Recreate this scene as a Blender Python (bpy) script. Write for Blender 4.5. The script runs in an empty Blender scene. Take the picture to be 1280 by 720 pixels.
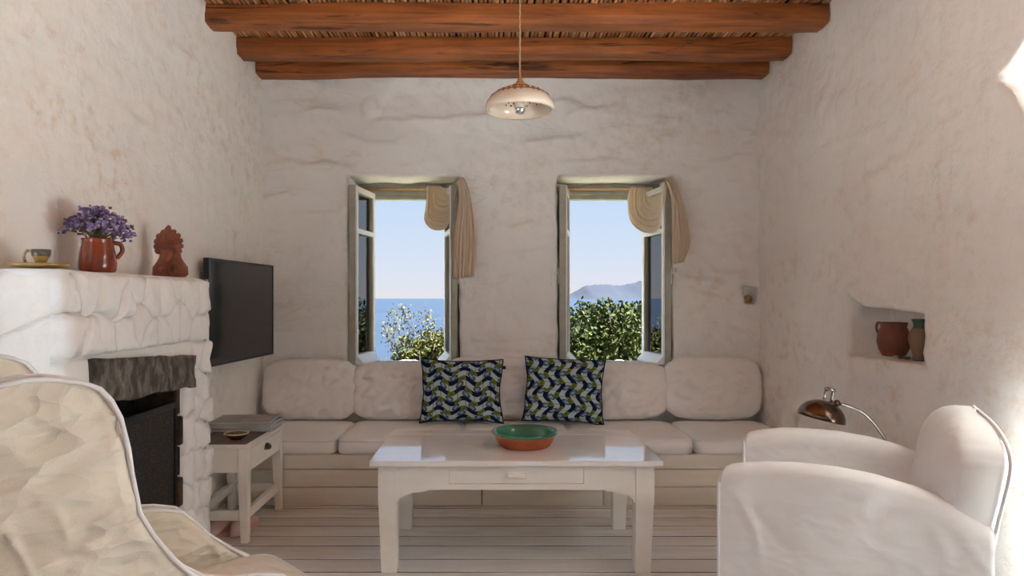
import bpy, math, random
from mathutils import Vector, noise, Matrix
from math import sin, cos, pi, radians, sqrt, exp, floor

scene = bpy.context.scene
C = scene.collection
random.seed(7)

# ------------------------------------------------------------------ camera
FPX = 853.0
cam_d = bpy.data.cameras.new('camera')
cam_d.sensor_width = 36.0
cam_d.lens = 36.0 * FPX / 1280.0
cam_d.shift_x = 25.0 / 1280.0
cam_d.shift_y = 13.0 / 1280.0
cam_d.clip_start = 0.05
cam_d.clip_end = 60000
cam = bpy.data.objects.new('camera', cam_d)
C.objects.link(cam)
cam.location = (0, 0, 1.1)
cam.rotation_euler = (pi / 2, 0, 0)
scene.camera = cam

# ------------------------------------------------------------------ sky, sun, exposure
world = bpy.data.worlds.new('sky')
scene.world = world
world.use_nodes = True
wt = world.node_tree
wt.nodes.clear()
w_out = wt.nodes.new('ShaderNodeOutputWorld')
w_bg = wt.nodes.new('ShaderNodeBackground')
w_tc = wt.nodes.new('ShaderNodeTexCoord')
w_sx = wt.nodes.new('ShaderNodeSeparateXYZ')
w_cr = wt.nodes.new('ShaderNodeValToRGB')
wt.links.new(w_tc.outputs['Generated'], w_sx.inputs[0])
wt.links.new(w_sx.outputs['Z'], w_cr.inputs[0])
wt.links.new(w_cr.outputs[0], w_bg.inputs['Color'])
wt.links.new(w_bg.outputs[0], w_out.inputs[0])
el = w_cr.color_ramp.elements
el[0].position = 0.0
el[0].color = (0.74, 0.74, 0.80, 1)
el[1].position = 1.0
el[1].color = (0.24, 0.40, 0.74, 1)
e = el.new(0.05); e.color = (0.66, 0.73, 0.86, 1)
e = el.new(0.16); e.color = (0.51, 0.67, 0.89, 1)
e = el.new(0.40); e.color = (0.42, 0.60, 0.88, 1)
w_bg.inputs['Strength'].default_value = 0.585

sun_d = bpy.data.lights.new('sun', 'SUN')
sun_d.energy = 42.0
sun_d.color = (0.88, 0.955, 1.0)
sun_d.angle = radians(0.6)
sun = bpy.data.objects.new('sun', sun_d)
C.objects.link(sun)
# light travels along this direction: from behind the viewer, high
sun_dir = Vector((-0.58, -0.05, -0.81)).normalized()
sun.rotation_euler = sun_dir.to_track_quat('-Z', 'Y').to_euler()
sun.location = (12, -4, 12)

scene.view_settings.view_transform = 'Standard'
scene.view_settings.look = 'None'
scene.view_settings.gamma = 1.0
scene.view_settings.use_curve_mapping = False
scene.view_settings.exposure = 0.86
scene.cycles.diffuse_bounces = 10
scene.cycles.max_bounces = 14
scene.cycles.sample_clamp_indirect = 6.0

XL, XR, YB, YR, ZC = -1.43, 1.67, 4.26, -1.7, 2.56


def px(x, y, d):
    """a point at depth d seen at photo pixel x, y"""
    return Vector(((x - 615.0) * d / FPX, d, 1.1 - (y - 373.0) * d / FPX))


# ------------------------------------------------------------------ materials
class NT:
    """little helper that writes node maths"""
    def __init__(self, mat):
        self.t = mat.node_tree

    def new(self, typ, **kw):
        n = self.t.nodes.new(typ)
        for k, v in kw.items():
            setattr(n, k, v)
        return n

    def link(self, a, b):
        self.t.links.new(a, b)

    def m(self, op, a, b=None, c=None):
        n = self.new('ShaderNodeMath', operation=op)
        for i, v in enumerate((a, b, c)):
            if v is None:
                continue
            if isinstance(v, (int, float)):
                n.inputs[i].default_value = v
            else:
                self.link(v, n.inputs[i])
        return n.outputs[0]

    def mix(self, f, a, b):
        n = self.new('ShaderNodeMix', data_type='RGBA')
        for s, v in ((n.inputs['Factor'], f), (n.inputs['A'], a), (n.inputs['B'], b)):
            pass
        fi = n.inputs[0]; ai = n.inputs[6]; bi = n.inputs[7]
        for s, v in ((fi, f), (ai, a), (bi, b)):
            if isinstance(v, (int, float)):
                s.default_value = v
            elif isinstance(v, tuple):
                s.default_value = (v[0], v[1], v[2], 1)
            else:
                self.link(v, s)
        return n.outputs[2]

    def noise(self, vec, scale, detail=4, rough=0.55, dist=0.0):
        n = self.new('ShaderNodeTexNoise')
        n.inputs['Scale'].default_value = scale
        n.inputs['Detail'].default_value = detail
        n.inputs['Roughness'].default_value = rough
        n.inputs['Distortion'].default_value = dist
        if vec is not None:
            self.link(vec, n.inputs['Vector'])
        return n.outputs['Fac']

    def ramp(self, f, lo, hi):
        n = self.new('ShaderNodeMapRange', interpolation_type='SMOOTHSTEP')
        self.link(f, n.inputs[0])
        n.inputs[1].default_value = lo
        n.inputs[2].default_value = hi
        return n.outputs[0]

    def coords(self, stretch=(1, 1, 1), kind='Object'):
        tc = self.new('ShaderNodeTexCoord')
        mp = self.new('ShaderNodeMapping')
        mp.inputs['Scale'].default_value = stretch
        self.link(tc.outputs[kind], mp.inputs[0])
        return mp.outputs[0]


def new_mat(name):
    m = bpy.data.materials.new(name)
    m.use_nodes = True
    b = m.node_tree.nodes['Principled BSDF']
    return m, NT(m), b


def lin(r, g, b):
    def f(c):
        c /= 255.0
        return c / 12.92 if c <= 0.04045 else ((c + 0.055) / 1.055) ** 2.4
    return (f(r), f(g), f(b))


def pmat(name, c1, c2=None, scale=6.0, lo=0.35, hi=0.65, rough=0.6, metal=0.0, bump=0.0, bscale=40.0,
         bdetail=5, stretch=(1, 1, 1), coat=0.0, spec=0.5, sheen=0.0):
    m, n, b = new_mat(name)
    v = n.coords(stretch)
    if c2 is not None:
        f = n.ramp(n.noise(v, scale, 5, 0.6), lo, hi)
        n.link(n.mix(f, c1, c2), b.inputs['Base Color'])
    else:
        f = n.ramp(n.noise(v, scale, 3), 0.2, 0.8)
        n.link(n.mix(f, tuple(x * 0.96 for x in c1), tuple(min(1, x * 1.03) for x in c1)), b.inputs['Base Color'])
    b.inputs['Roughness'].default_value = rough
    b.inputs['Metallic'].default_value = metal
    b.inputs['Coat Weight'].default_value = coat
    b.inputs['Specular IOR Level'].default_value = spec
    b.inputs['Sheen Weight'].default_value = sheen
    if bump > 0:
        bp = n.new('ShaderNodeBump')
        bp.inputs['Strength'].default_value = 1.0
        bp.inputs['Distance'].default_value = bump
        n.link(n.noise(v, bscale, bdetail, 0.6), bp.inputs['Height'])
        n.link(bp.outputs[0], b.inputs['Normal'])
    return m


def plaster_mat(name, base, stain, amount=0.5, vstretch=1.0, lines=0.0):
    m, n, b = new_mat(name)
    v = n.coords((1, 1, vstretch))
    big = n.ramp(n.noise(v, 1.6, 4, 0.6, 0.4), 0.35, 0.7)
    fine = n.ramp(n.noise(v, 14.0, 6, 0.7), 0.45, 0.75)
    f = n.m('MULTIPLY', n.m('MULTIPLY', big, fine), amount)
    col = n.mix(f, base, stain)
    if lines > 0:
        vl = n.coords((1, 1, 4.2))
        r_ = n.m('ABSOLUTE', n.m('SUBTRACT', n.noise(vl, 1.5, 3, 0.55, 0.5), 0.5))
        ln = n.m('MULTIPLY', n.m('SUBTRACT', 1.0, n.ramp(r_, 0.0, 0.022)), n.ramp(n.noise(n.coords(), 3.0, 3), 0.45, 0.65))
        col = n.mix(n.m('MULTIPLY', ln, lines), col, stain)
    n.link(col, b.inputs['Base Color'])
    b.inputs['Roughness'].default_value = 0.92
    b.inputs['Specular IOR Level'].default_value = 0.15
    h1 = n.noise(v, 22.0, 8, 0.68, 0.3)
    h2 = n.noise(v, 7.0, 4, 0.5, 0.8)
    bp = n.new('ShaderNodeBump')
    bp.inputs['Strength'].default_value = 1.0
    bp.inputs['Distance'].default_value = 0.012
    n.link(n.m('ADD', n.m('MULTIPLY', h1, 0.45), n.m('MULTIPLY', h2, 0.7)), bp.inputs['Height'])
    n.link(bp.outputs[0], b.inputs['Normal'])
    return m


def fabric_mat(name, col, col2, wr=0.004, wscale=5.0, aniso=(1, 1, 1), crumple=0.0):
    m, n, b = new_mat(name)
    v = n.coords()
    va = n.coords(aniso)
    va.node.inputs['Rotation'].default_value = (0.5, 0.7, 0.3)
    f = n.ramp(n.noise(v, 3.0, 4, 0.6), 0.35, 0.7)
    n.link(n.mix(f, col, col2), b.inputs['Base Color'])
    b.inputs['Roughness'].default_value = 0.9
    b.inputs['Specular IOR Level'].default_value = 0.15
    b.inputs['Sheen Weight'].default_value = 0.15
    # creases: ridged noise
    c1 = n.noise(va, wscale, 3, 0.55, 0.3)
    q_ = n.m('SUBTRACT', n.noise(va, wscale * 1.5, 2, 0.45, 0.5), 0.5)
    c2 = n.m('SQRT', n.m('ADD', n.m('MULTIPLY', q_, q_), 0.0015))
    weave = n.noise(v, 420.0, 2, 0.5)
    h = n.m('ADD', n.m('ADD', n.m('MULTIPLY', c1, 0.8), n.m('MULTIPLY', c2, 1.6)), n.m('MULTIPLY', weave, 0.06))
    if crumple > 0:
        vc = n.coords((0.8, 0.8, 1.5))
        vc.node.inputs['Rotation'].default_value = (0.35, 0.6, 0.2)
        nn = n.new('ShaderNodeTexNoise')
        nn.inputs['Scale'].default_value = 6.0
        n.link(vc, nn.inputs['Vector'])
        wp = n.new('ShaderNodeVectorMath', operation='SCALE')
        n.link(nn.outputs['Color'], wp.inputs[0])
        wp.inputs['Scale'].default_value = 0.16
        ad = n.new('ShaderNodeVectorMath', operation='ADD')
        n.link(vc, ad.inputs[0])
        n.link(wp.outputs[0], ad.inputs[1])
        for sc, am in ((9.0, 1.0), (21.0, 0.45)):
            vo = n.new('ShaderNodeTexVoronoi')
            vo.inputs['Scale'].default_value = sc
            n.link(ad.outputs[0], vo.inputs['Vector'])
            h = n.m('ADD', h, n.m('MULTIPLY', vo.outputs['Distance'], am * crumple))
    bp = n.new('ShaderNodeBump')
    bp.inputs['Distance'].default_value = wr
    n.link(h, bp.inputs['Height'])
    n.link(bp.outputs[0], b.inputs['Normal'])
    return m


def wood_mat(name, c1, c2, dark, axis=0, rough=0.6, scale=9.0, bump=0.004):
    """grain running along the given local axis"""
    m, n, b = new_mat(name)
    st = [1.0, 1.0, 1.0]
    st[axis] = 0.09
    v = n.coords(tuple(st))
    g = n.noise(v, scale * 2.0, 7, 0.65, 0.6)
    big = n.noise(n.coords(), 2.2, 4, 0.6, 0.5)
    col = n.mix(n.ramp(g, 0.3, 0.7), c1, c2)
    crack = n.ramp(n.noise(v, scale * 1.7, 4, 0.65, 1.8), 0.57, 0.66)
    blot = n.ramp(big, 0.5, 0.75)
    col = n.mix(n.m('MULTIPLY', crack, 0.75), col, dark)
    col = n.mix(n.m('MULTIPLY', blot, 0.35), col, dark)
    n.link(col, b.inputs['Base Color'])
    b.inputs['Roughness'].default_value = rough
    bp = n.new('ShaderNodeBump')
    bp.inputs['Distance'].default_value = bump
    n.link(n.m('SUBTRACT', g, n.m('MULTIPLY', crack, 0.8)), bp.inputs['Height'])
    n.link(bp.outputs[0], b.inputs['Normal'])
    return m


def glass_mat(name):
    m = bpy.data.materials.new(name)
    m.use_nodes = True
    t = m.node_tree
    t.nodes.clear()
    o = t.nodes.new('ShaderNodeOutputMaterial')
    mx = t.nodes.new('ShaderNodeMixShader')
    tr = t.nodes.new('ShaderNodeBsdfTransparent')
    gl = t.nodes.new('ShaderNodeBsdfGlossy')
    fr = t.nodes.new('ShaderNodeFresnel')
    fr.inputs['IOR'].default_value = 2.4
    tr.inputs['Color'].default_value = (0.95, 0.97, 0.97, 1)
    gl.inputs['Roughness'].default_value = 0.0
    t.links.new(fr.outputs[0], mx.inputs[0])
    t.links.new(tr.outputs[0], mx.inputs[1])
    t.links.new(gl.outputs[0], mx.inputs[2])
    t.links.new(mx.outputs[0], o.inputs[0])
    return m


def gauze_mat(name, col):
    m = bpy.data.materials.new(name)
    m.use_nodes = True
    t = m.node_tree
    b = t.nodes['Principled BSDF']
    o = t.nodes['Material Output']
    b.inputs['Base Color'].default_value = (*col, 1)
    b.inputs['Roughness'].default_value = 0.95
    tl = t.nodes.new('ShaderNodeBsdfTranslucent')
    tl.inputs['Color'].default_value = (*col, 1)
    mx = t.nodes.new('ShaderNodeMixShader')
    mx.inputs[0].default_value = 0.35
    tc = t.nodes.new('ShaderNodeTexCoord')
    nz = t.nodes.new('ShaderNodeTexNoise')
    nz.inputs['Scale'].default_value = 1.0
    mpp = t.nodes.new('ShaderNodeMapping')
    mpp.inputs['Scale'].default_value = (55, 2.5, 1)
    bp = t.nodes.new('ShaderNodeBump')
    bp.inputs['Distance'].default_value = 0.008
    t.links.new(tc.outputs['UV'], mpp.inputs[0])
    t.links.new(mpp.outputs[0], nz.inputs['Vector'])
    t.links.new(nz.outputs['Fac'], bp.inputs['Height'])
    t.links.new(bp.outputs[0], b.inputs['Normal'])
    t.links.new(b.outputs[0], mx.inputs[1])
    t.links.new(tl.outputs[0], mx.inputs[2])
    t.links.new(mx.outputs[0], o.inputs[0])
    return m


def print_mat(name, vertical, n_band, n_wave):
    """wavy navy bands on pale blue cotton with green and grey discs"""
    m, n, b = new_mat(name)
    tc = n.new('ShaderNodeTexCoord')
    sp = n.new('ShaderNodeSeparateXYZ')
    n.link(tc.outputs['UV'], sp.inputs[0])
    u, v = (sp.outputs[1], sp.outputs[0]) if vertical else (sp.outputs[0], sp.outputs[1])
    wave = n.m('MULTIPLY', n.m('SINE', n.m('MULTIPLY', u, 2 * pi * n_wave)), 0.32)
    q = n.m('ADD', n.m('MULTIPLY', v, n_band), wave)
    fr = n.m('FRACT', q)
    row = n.m('FLOOR', q)
    # pale ground, lines across
    uu = n.m('MULTIPLY', u, n_wave * 3.0)
    fu = n.m('FRACT', uu)
    line = n.m('LESS_THAN', n.m('ABSOLUTE', n.m('SUBTRACT', fu, 0.5)), 0.035)
    pale = n.mix(n.noise(tc.outputs['UV'], 60, 2), lin(160, 182, 194), lin(192, 206, 208))
    col = n.mix(n.m('MULTIPLY', line, 0.8), pale, lin(30, 48, 72))
    navy = n.m('LESS_THAN', fr, 0.46)
    col = n.mix(navy, col, lin(16, 30, 62))

    def discs(cu, cv, r, inner, outer, skip):
        nonlocal col
        s = n.m('ADD', n.m('MULTIPLY', uu, 0.5), n.m('ADD', n.m('MULTIPLY', row, 0.37), cu))
        du = n.m('MULTIPLY', n.m('SUBTRACT', n.m('FRACT', s), 0.5), 2.0 / (n_wave * 3.0))
        dv = n.m('MULTIPLY', n.m('SUBTRACT', fr, cv), 1.0 / n_band)
        d = n.m('SQRT', n.m('ADD', n.m('MULTIPLY', du, du), n.m('MULTIPLY', dv, dv)))
        inside = n.m('LESS_THAN', d, r)
        shade = n.ramp(d, 0.0, r)
        col = n.mix(inside, col, n.mix(shade, inner, outer))
    discs(0.0, 0.70, 0.046, lin(150, 172, 190), lin(44, 62, 90), 0)
    discs(0.5, 0.16, 0.044, lin(70, 92, 30), lin(116, 134, 48), 0)
    n.link(col, b.inputs['Base Color'])
    b.inputs['Roughness'].default_value = 0.85
    b.inputs['Specular IOR Level'].default_value = 0.2
    bp = n.new('ShaderNodeBump')
    bp.inputs['Distance'].default_value = 0.004
    n.link(n.noise(n.coords(), 14.0, 4), bp.inputs['Height'])
    n.link(bp.outputs[0], b.inputs['Normal'])
    return m


M = {}
M['plaster'] = plaster_mat('limewashed_plaster', lin(240, 240, 238), lin(206, 182, 156), 0.5, 1.0, 0.22)
M['plaster_side'] = plaster_mat('rough_limewash', lin(245, 243, 239), lin(220, 194, 162), 0.8, 1.0, 0.1)
M['stone_white'] = plaster_mat('whitewashed_stone', lin(241, 241, 240), lin(214, 194, 170), 0.5)
M['mortar'] = plaster_mat('whitewashed_mortar', lin(239, 237, 232), lin(212, 192, 168), 0.5)
M['lintel'] = pmat('dark_lintel_stone', lin(66, 62, 58), lin(136, 128, 116), 30, 0.36, 0.72, 0.85, bump=0.02, bscale=30, stretch=(1, 1, 0.45))
M['soot'] = pmat('soot_brick', lin(22, 20, 19), lin(40, 34, 30), 8, rough=0.95, bump=0.01)
M['rust'] = pmat('rusty_jamb_stone', lin(40, 29, 23), lin(88, 62, 44), 14, rough=0.9, bump=0.012)
M['beam'] = wood_mat('chestnut_beam', lin(118, 62, 26), lin(180, 104, 48), lin(44, 21, 9), 0, 0.6)
M['roofdark'] = pmat('dark_roof_boards', lin(48, 30, 18), lin(70, 44, 26), 10, rough=0.9)
for i, (a, b_) in enumerate((((204, 146, 94), (222, 170, 118)), ((184, 122, 74), (210, 150, 98)), ((216, 166, 118), (230, 188, 144)), ((168, 108, 64), (200, 138, 86)))):
    M['reed%d' % i] = pmat('reed_%d' % i, lin(*a), lin(*b_), 14, rough=0.55, stretch=(1, 0.3, 1))
M['white_paint'] = pmat('white_furniture_paint', lin(244, 242, 237), lin(238, 235, 228), 7, rough=0.3, bump=0.0008, bscale=30, stretch=(0.3, 1, 1))
M['table_top'] = pmat('glossy_white_table_paint', lin(242, 242, 242), lin(236, 235, 233), 5, rough=0.09, bump=0.0009, bscale=7, stretch=(0.5, 2, 1), coat=0.6)
M['bench_paint'] = pmat('cream_bench_paint', lin(236, 231, 219), lin(227, 221, 207), 6, rough=0.5, bump=0.001, bscale=30, stretch=(0.2, 1, 1))
M['gap'] = pmat('shadow_gap', lin(34, 28, 24), rough=0.95)
M['frame_green'] = pmat('grey_green_window_paint', lin(176, 176, 162), lin(162, 161, 147), 9, rough=0.45, bump=0.0008)
M['sash_white'] = pmat('white_sash_paint', lin(246, 246, 243), lin(240, 240, 235), 9, rough=0.35)
M['glass'] = glass_mat('window_glass')
M['gauze'] = gauze_mat('beige_gauze', lin(242, 228, 208))
M['rod'] = pmat('pale_pine_rod', lin(206, 168, 124), lin(186, 144, 100), 12, rough=0.5)
M['linen'] = fabric_mat('cream_linen', lin(240, 238, 236), lin(234, 232, 228), 0.010, 3.2, (1, 1, 1), 0.6)
M['seat_linen'] = fabric_mat('seat_cotton', lin(241, 241, 241), lin(236, 235, 234), 0.002, 4.0)
M['slip'] = fabric_mat('ivory_slipcover', lin(222, 214, 199), lin(212, 202, 185), 0.012, 7.0, (0.45, 1.0, 1.6), 1.5)
M['slip_white'] = fabric_mat('white_slipcover', lin(230, 231, 232), lin(223, 223, 222), 0.006, 4.0, (1, 1, 1), 0.5)
M['terracotta'] = pmat('terracotta', lin(176, 92, 52), lin(158, 78, 42), 12, rough=0.7, bump=0.0005)
M['green_glaze'] = pmat('sea_green_glaze', lin(50, 128, 100), lin(38, 108, 84), 8, rough=0.12, coat=0.5)
M['red_glaze'] = pmat('red_brown_glaze', lin(142, 58, 24), lin(112, 40, 16), 9, rough=0.2, coat=0.4)
M['clay'] = pmat('brown_clay', lin(146, 84, 58), lin(122, 66, 46), 16, rough=0.5, bump=0.001)
M['pot'] = pmat('dark_clay_pot', lin(132, 72, 52), lin(108, 56, 40), 12, rough=0.5, bump=0.001)
M['jug'] = pmat('weathered_clay_jug', lin(140, 112, 92), lin(108, 88, 74), 10, rough=0.7, bump=0.001)
M['jug_green'] = pmat('green_glaze_neck', lin(86, 98, 70), lin(60, 72, 52), 14, rough=0.3)
M['mustard'] = pmat('mustard_stoneware', lin(176, 148, 84), lin(150, 122, 64), 14, rough=0.35)
M['cup'] = pmat('speckled_stoneware', lin(196, 184, 158), lin(84, 74, 62), 40, 0.5, 0.62, rough=0.35)
M['cup_dark'] = pmat('dark_glaze_band', lin(66, 58, 52), lin(110, 100, 86), 50, rough=0.3)
M['tv_black'] = pmat('tv_bezel', lin(24, 26, 30), rough=0.3)
M['screen'] = pmat('tv_screen', lin(30, 33, 38), rough=0.10, spec=0.6)
M['iron'] = pmat('black_iron', lin(34, 36, 40), lin(46, 48, 52), 20, rough=0.45, metal=0.6)
M['mesh'] = pmat('spark_mesh', lin(38, 34, 32), lin(92, 84, 76), 160, 0.52, 0.66, rough=0.6, metal=0.3)
M['chrome'] = pmat('chrome', lin(190, 188, 184), rough=0.14, metal=1.0)
M['bronze'] = pmat('aged_nickel_shade', lin(118, 98, 82), lin(98, 78, 64), 5, rough=0.22, metal=1.0)
M['pull'] = pmat('antique_pull', lin(96, 84, 70), rough=0.35, metal=1.0)
M['ceramic'] = pmat('cream_ceramic', lin(232, 214, 192), lin(240, 228, 212), 6, rough=0.18, coat=0.4)
M['ceramic_tan'] = pmat('tan_ceramic', lin(206, 150, 102), lin(190, 134, 88), 9, rough=0.25, coat=0.3)
M['cordc'] = pmat('twisted_flex', lin(206, 172, 132), lin(160, 124, 90), 260, 0.45, 0.55, rough=0.8)
M['hole'] = pmat('pierced_hole', lin(40, 32, 28), rough=0.9)
M['bulb'] = pmat('mirror_bulb', lin(220, 224, 230), rough=0.05, metal=1.0)
M['bulb_glass'] = pmat('bulb_glass', lin(238, 232, 222), rough=0.1)
M['sleeve'] = pmat('cream_lampholder', lin(226, 212, 192), rough=0.35)
M['paper'] = pmat('magazine_pages', lin(222, 218, 210), lin(190, 186, 180), 120, rough=0.7, stretch=(0.1, 0.1, 6))
M['bowl_red'] = pmat('dark_red_glaze', lin(92, 34, 30), rough=0.25, coat=0.3)
M['bowl_cream'] = pmat('cream_rim_glaze', lin(210, 200, 178), rough=0.3)
M['spice'] = pmat('dried_seeds', lin(70, 66, 38), lin(160, 140, 92), 130, 0.45, 0.6, rough=0.9, bump=0.004, bscale=120)
M['dark_top'] = pmat('worn_grey_top', lin(112, 104, 100), lin(92, 84, 82), 10, rough=0.5)
M['pink'] = pmat('pink_felt', lin(230, 200, 194), lin(220, 184, 178), 9, rough=0.95)
M['petal'] = pmat('violet_petals', lin(138, 118, 172), lin(104, 84, 142), 60, 0.4, 0.6, rough=0.8)
M['petal2'] = pmat('pale_violet_petals', lin(170, 154, 192), lin(134, 116, 166), 60, 0.4, 0.6, rough=0.8)
M['dry'] = pmat('dried_bract', lin(112, 96, 72), lin(84, 70, 58), 40, rough=0.9)
M['stem'] = pmat('dry_stem', lin(104, 98, 62), rough=0.9)
M['pebble'] = pmat('grey_pebble', lin(88, 90, 94), lin(60, 62, 68), 30, rough=0.6)
M['pebble_tan'] = pmat('tan_pebble', lin(190, 168, 140), rough=0.7)
M['amber'] = pmat('amber_stone', lin(186, 146, 96), lin(150, 110, 66), 30, rough=0.7, bump=0.003)


def floor_mat(name):
    m, n, b = new_mat(name)
    oi = n.new('ShaderNodeObjectInfo')
    v = n.coords((0.22, 1.6, 1))
    add = n.new('ShaderNodeVectorMath', operation='ADD')
    n.link(v, add.inputs[0])
    cmb = n.new('ShaderNodeCombineXYZ')
    n.link(n.m('MULTIPLY', oi.outputs['Random'], 40.0), cmb.inputs[0])
    n.link(cmb.outputs[0], add.inputs[1])
    vv = add.outputs[0]
    g = n.noise(vv, 9.0, 7, 0.7, 0.4)
    f = n.ramp(g, 0.35, 0.7)
    tint = n.mix(oi.outputs['Random'], lin(240, 241, 243), lin(210, 210, 209))
    col = n.mix(f, tint, lin(208, 205, 200))
    wear = n.ramp(n.noise(vv, 16.0, 6, 0.75), 0.62, 0.74)
    col = n.mix(n.m('MULTIPLY', wear, 0.6), col, lin(138, 122, 104))
    n.link(col, b.inputs['Base Color'])
    r = n.m('ADD', n.m('MULTIPLY', n.noise(vv, 24.0, 5, 0.7), 0.26), 0.06)
    n.link(r, b.inputs['Roughness'])
    bp = n.new('ShaderNodeBump')
    bp.inputs['Distance'].default_value = 0.0025
    n.link(n.noise(vv, 14.0, 6, 0.7), bp.inputs['Height'])
    n.link(bp.outputs[0], b.inputs['Normal'])
    return m


M['plank'] = floor_mat('whitewashed_plank')


# ------------------------------------------------------------------ mesh helpers
class MB:
    def __init__(self):
        self.v = []
        self.f = []
        self.uv = None

    def vert(self, p):
        self.v.append(tuple(p))
        return len(self.v) - 1

    def quad(self, a, b, c, d):
        self.f.append((a, b, c, d))

    def box(self, x0, x1, y0, y1, z0, z1):
        i = len(self.v)
        for z in (z0, z1):
            for (x, y) in ((x0, y0), (x1, y0), (x1, y1), (x0, y1)):
                self.v.append((x, y, z))
        for q in ((3, 2, 1, 0), (4, 5, 6, 7), (0, 1, 5, 4), (1, 2, 6, 5), (2, 3, 7, 6), (3, 0, 4, 7)):
            self.f.append(tuple(i + k for k in q))
        return self

    def hexa(self, bottom, top):
        """bottom / top: four points each, counter-clockwise from above"""
        i = len(self.v)
        self.v += [tuple(p) for p in bottom] + [tuple(p) for p in top]
        for q in ((3, 2, 1, 0), (4, 5, 6, 7), (0, 1, 5, 4), (1, 2, 6, 5), (2, 3, 7, 6), (3, 0, 4, 7)):
            self.f.append(tuple(i + k for k in q))
        return self

    def loft(self, rings, cap0=True, cap1=True, closed=True):
        """rings: lists of points with equal counts"""
        n = len(rings[0])
        base = len(self.v)
        for r in rings:
            self.v += [tuple(p) for p in r]
        for k in range(len(rings) - 1):
            for j in range(n if closed else n - 1):
                a = base + k * n + j
                b = base + k * n + (j + 1) % n
                self.f.append((a, b, b + n, a + n))
        if cap0:
            self.f.append(tuple(base + j for j in reversed(range(n))))
        if cap1:
            o = base + (len(rings) - 1) * n
            self.f.append(tuple(o + j for j in range(n)))
        return self

    def lathe(self, prof, seg=32, c=(0, 0, 0), sx=1.0, sy=1.0):
        """prof: (r, z) from bottom/outside round to the end"""
        rings = []
        for r, z in prof:
            rings.append([(c[0] + sx * r * cos(2 * pi * j / seg), c[1] + sy * r * sin(2 * pi * j / seg), c[2] + z) for j in range(seg)])
        return self.loft(rings, False, False)

    def tube(self, pts, r, seg=8, cap=True):
        pts = [Vector(p) for p in pts]
        rings = []
        prev = None
        for k, p in enumerate(pts):
            t = (pts[min(k + 1, len(pts) - 1)] - pts[max(k - 1, 0)])
            if t.length < 1e-9:
                t = Vector((0, 0, 1))
            t.normalize()
            if prev is None:
                a = t.orthogonal().normalized()
            else:
                a = prev - t * prev.dot(t)
                a = a.normalized() if a.length > 1e-6 else t.orthogonal().normalized()
            prev = a
            b = t.cross(a)
            rr = r[k] if isinstance(r, (list, tuple)) else r
            rings.append([p + a * (rr * cos(2 * pi * j / seg)) + b * (rr * sin(2 * pi * j / seg)) for j in range(seg)])
        return self.loft(rings, cap, cap)

    def sphere(self, c, r, seg=10, rings=6, sc=(1, 1, 1)):
        rs = []
        for k in range(1, rings):
            th = pi * k / rings
            rs.append([(c[0] + sc[0] * r * sin(th) * cos(2 * pi * j / seg), c[1] + sc[1] * r * sin(th) * sin(2 * pi * j / seg),
                        c[2] - sc[2] * r * cos(th)) for j in range(seg)])
        return self.loft(rs)

    def build(self, name, mat, parent=None, smooth=False, bevel=0.0, bseg=2, kind=None, sub=0, recalc=False):
        me = bpy.data.meshes.new(name)
        me.from_pydata(self.v, [], self.f)
        if self.uv is not None:
            lay = me.uv_layers.new(name='UVMap')
            for lp in me.loops:
                lay.data[lp.index].uv = self.uv[lp.vertex_index]
        me.update()
        if recalc:
            import bmesh
            bm = bmesh.new()
            bm.from_mesh(me)
            bmesh.ops.recalc_face_normals(bm, faces=bm.faces)
            bm.to_mesh(me)
            bm.free()
        if smooth:
            me.polygons.foreach_set('use_smooth', [True] * len(me.polygons))
        me.materials.append(mat)
        o = bpy.data.objects.new(name, me)
        C.objects.link(o)
        if parent is not None:
            o.parent = parent
        if bevel > 0:
            md = o.modifiers.new('edge', 'BEVEL')
            md.width = bevel
            md.segments = bseg
            md.limit_method = 'ANGLE'
            md.angle_limit = radians(40)
        if sub:
            md = o.modifiers.new('soft', 'SUBSURF')
            md.levels = sub
            md.render_levels = sub
        if kind:
            o['kind'] = kind
        return o


def empty(name, loc=(0, 0, 0), rz=0.0):
    o = bpy.data.objects.new(name, None)
    o.empty_display_size = 0.1
    C.objects.link(o)
    o.location = loc
    o.rotation_euler = (0, 0, rz)
    return o


def tag(o, label, cat, group=None):
    o['label'] = label
    o['category'] = cat
    if group:
        o['group'] = group
    return o


def structure(o, label=None):
    o['kind'] = 'structure'
    if label:
        o['label'] = label
    return o


def nz(x, y, z=0.0):
    return noise.noise(Vector((x, y, z)))


def fbm(x, y, z=0.0, oc=4):
    return noise.fractal(Vector((x, y, z)), 0.8, 2.1, oc)


def interp(tab, x):
    if x <= tab[0][0]:
        return tab[0][1]
    for (a, fa), (b, fb) in zip(tab, tab[1:]):
        if x <= b:
            return fa + (fb - fa) * (x - a) / (b - a) if b > a else fb
    return tab[-1][1]


def catmull(P, n):
    """n samples through points P (Vectors)"""
    out = []
    m = len(P) - 1
    for k in range(n):
        t = k / (n - 1) * m
        i = min(int(t), m - 1)
        f = t - i
        p1, p2 = P[i], P[i + 1]
        p0 = P[i - 1] if i > 0 else p1 * 2 - p2
        p3 = P[i + 2] if i + 2 <= m else p2 * 2 - p1
        out.append(0.5 * ((2 * p1) + (p2 - p0) * f + (2 * p0 - 5 * p1 + 4 * p2 - p3) * f * f + (3 * p1 - p0 - 3 * p2 + p3) * f ** 3))
    return out


# ------------------------------------------------------------------ walls
def in_poly(p, poly):
    x, y = p
    ins = False
    j = len(poly) - 1
    for i in range(len(poly)):
        xi, yi = poly[i]
        xj, yj = poly[j]
        if (yi > y) != (yj > y) and x < (xj - xi) * (y - yi) / (yj - yi) + xi:
            ins = not ins
        j = i
    return ins


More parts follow.
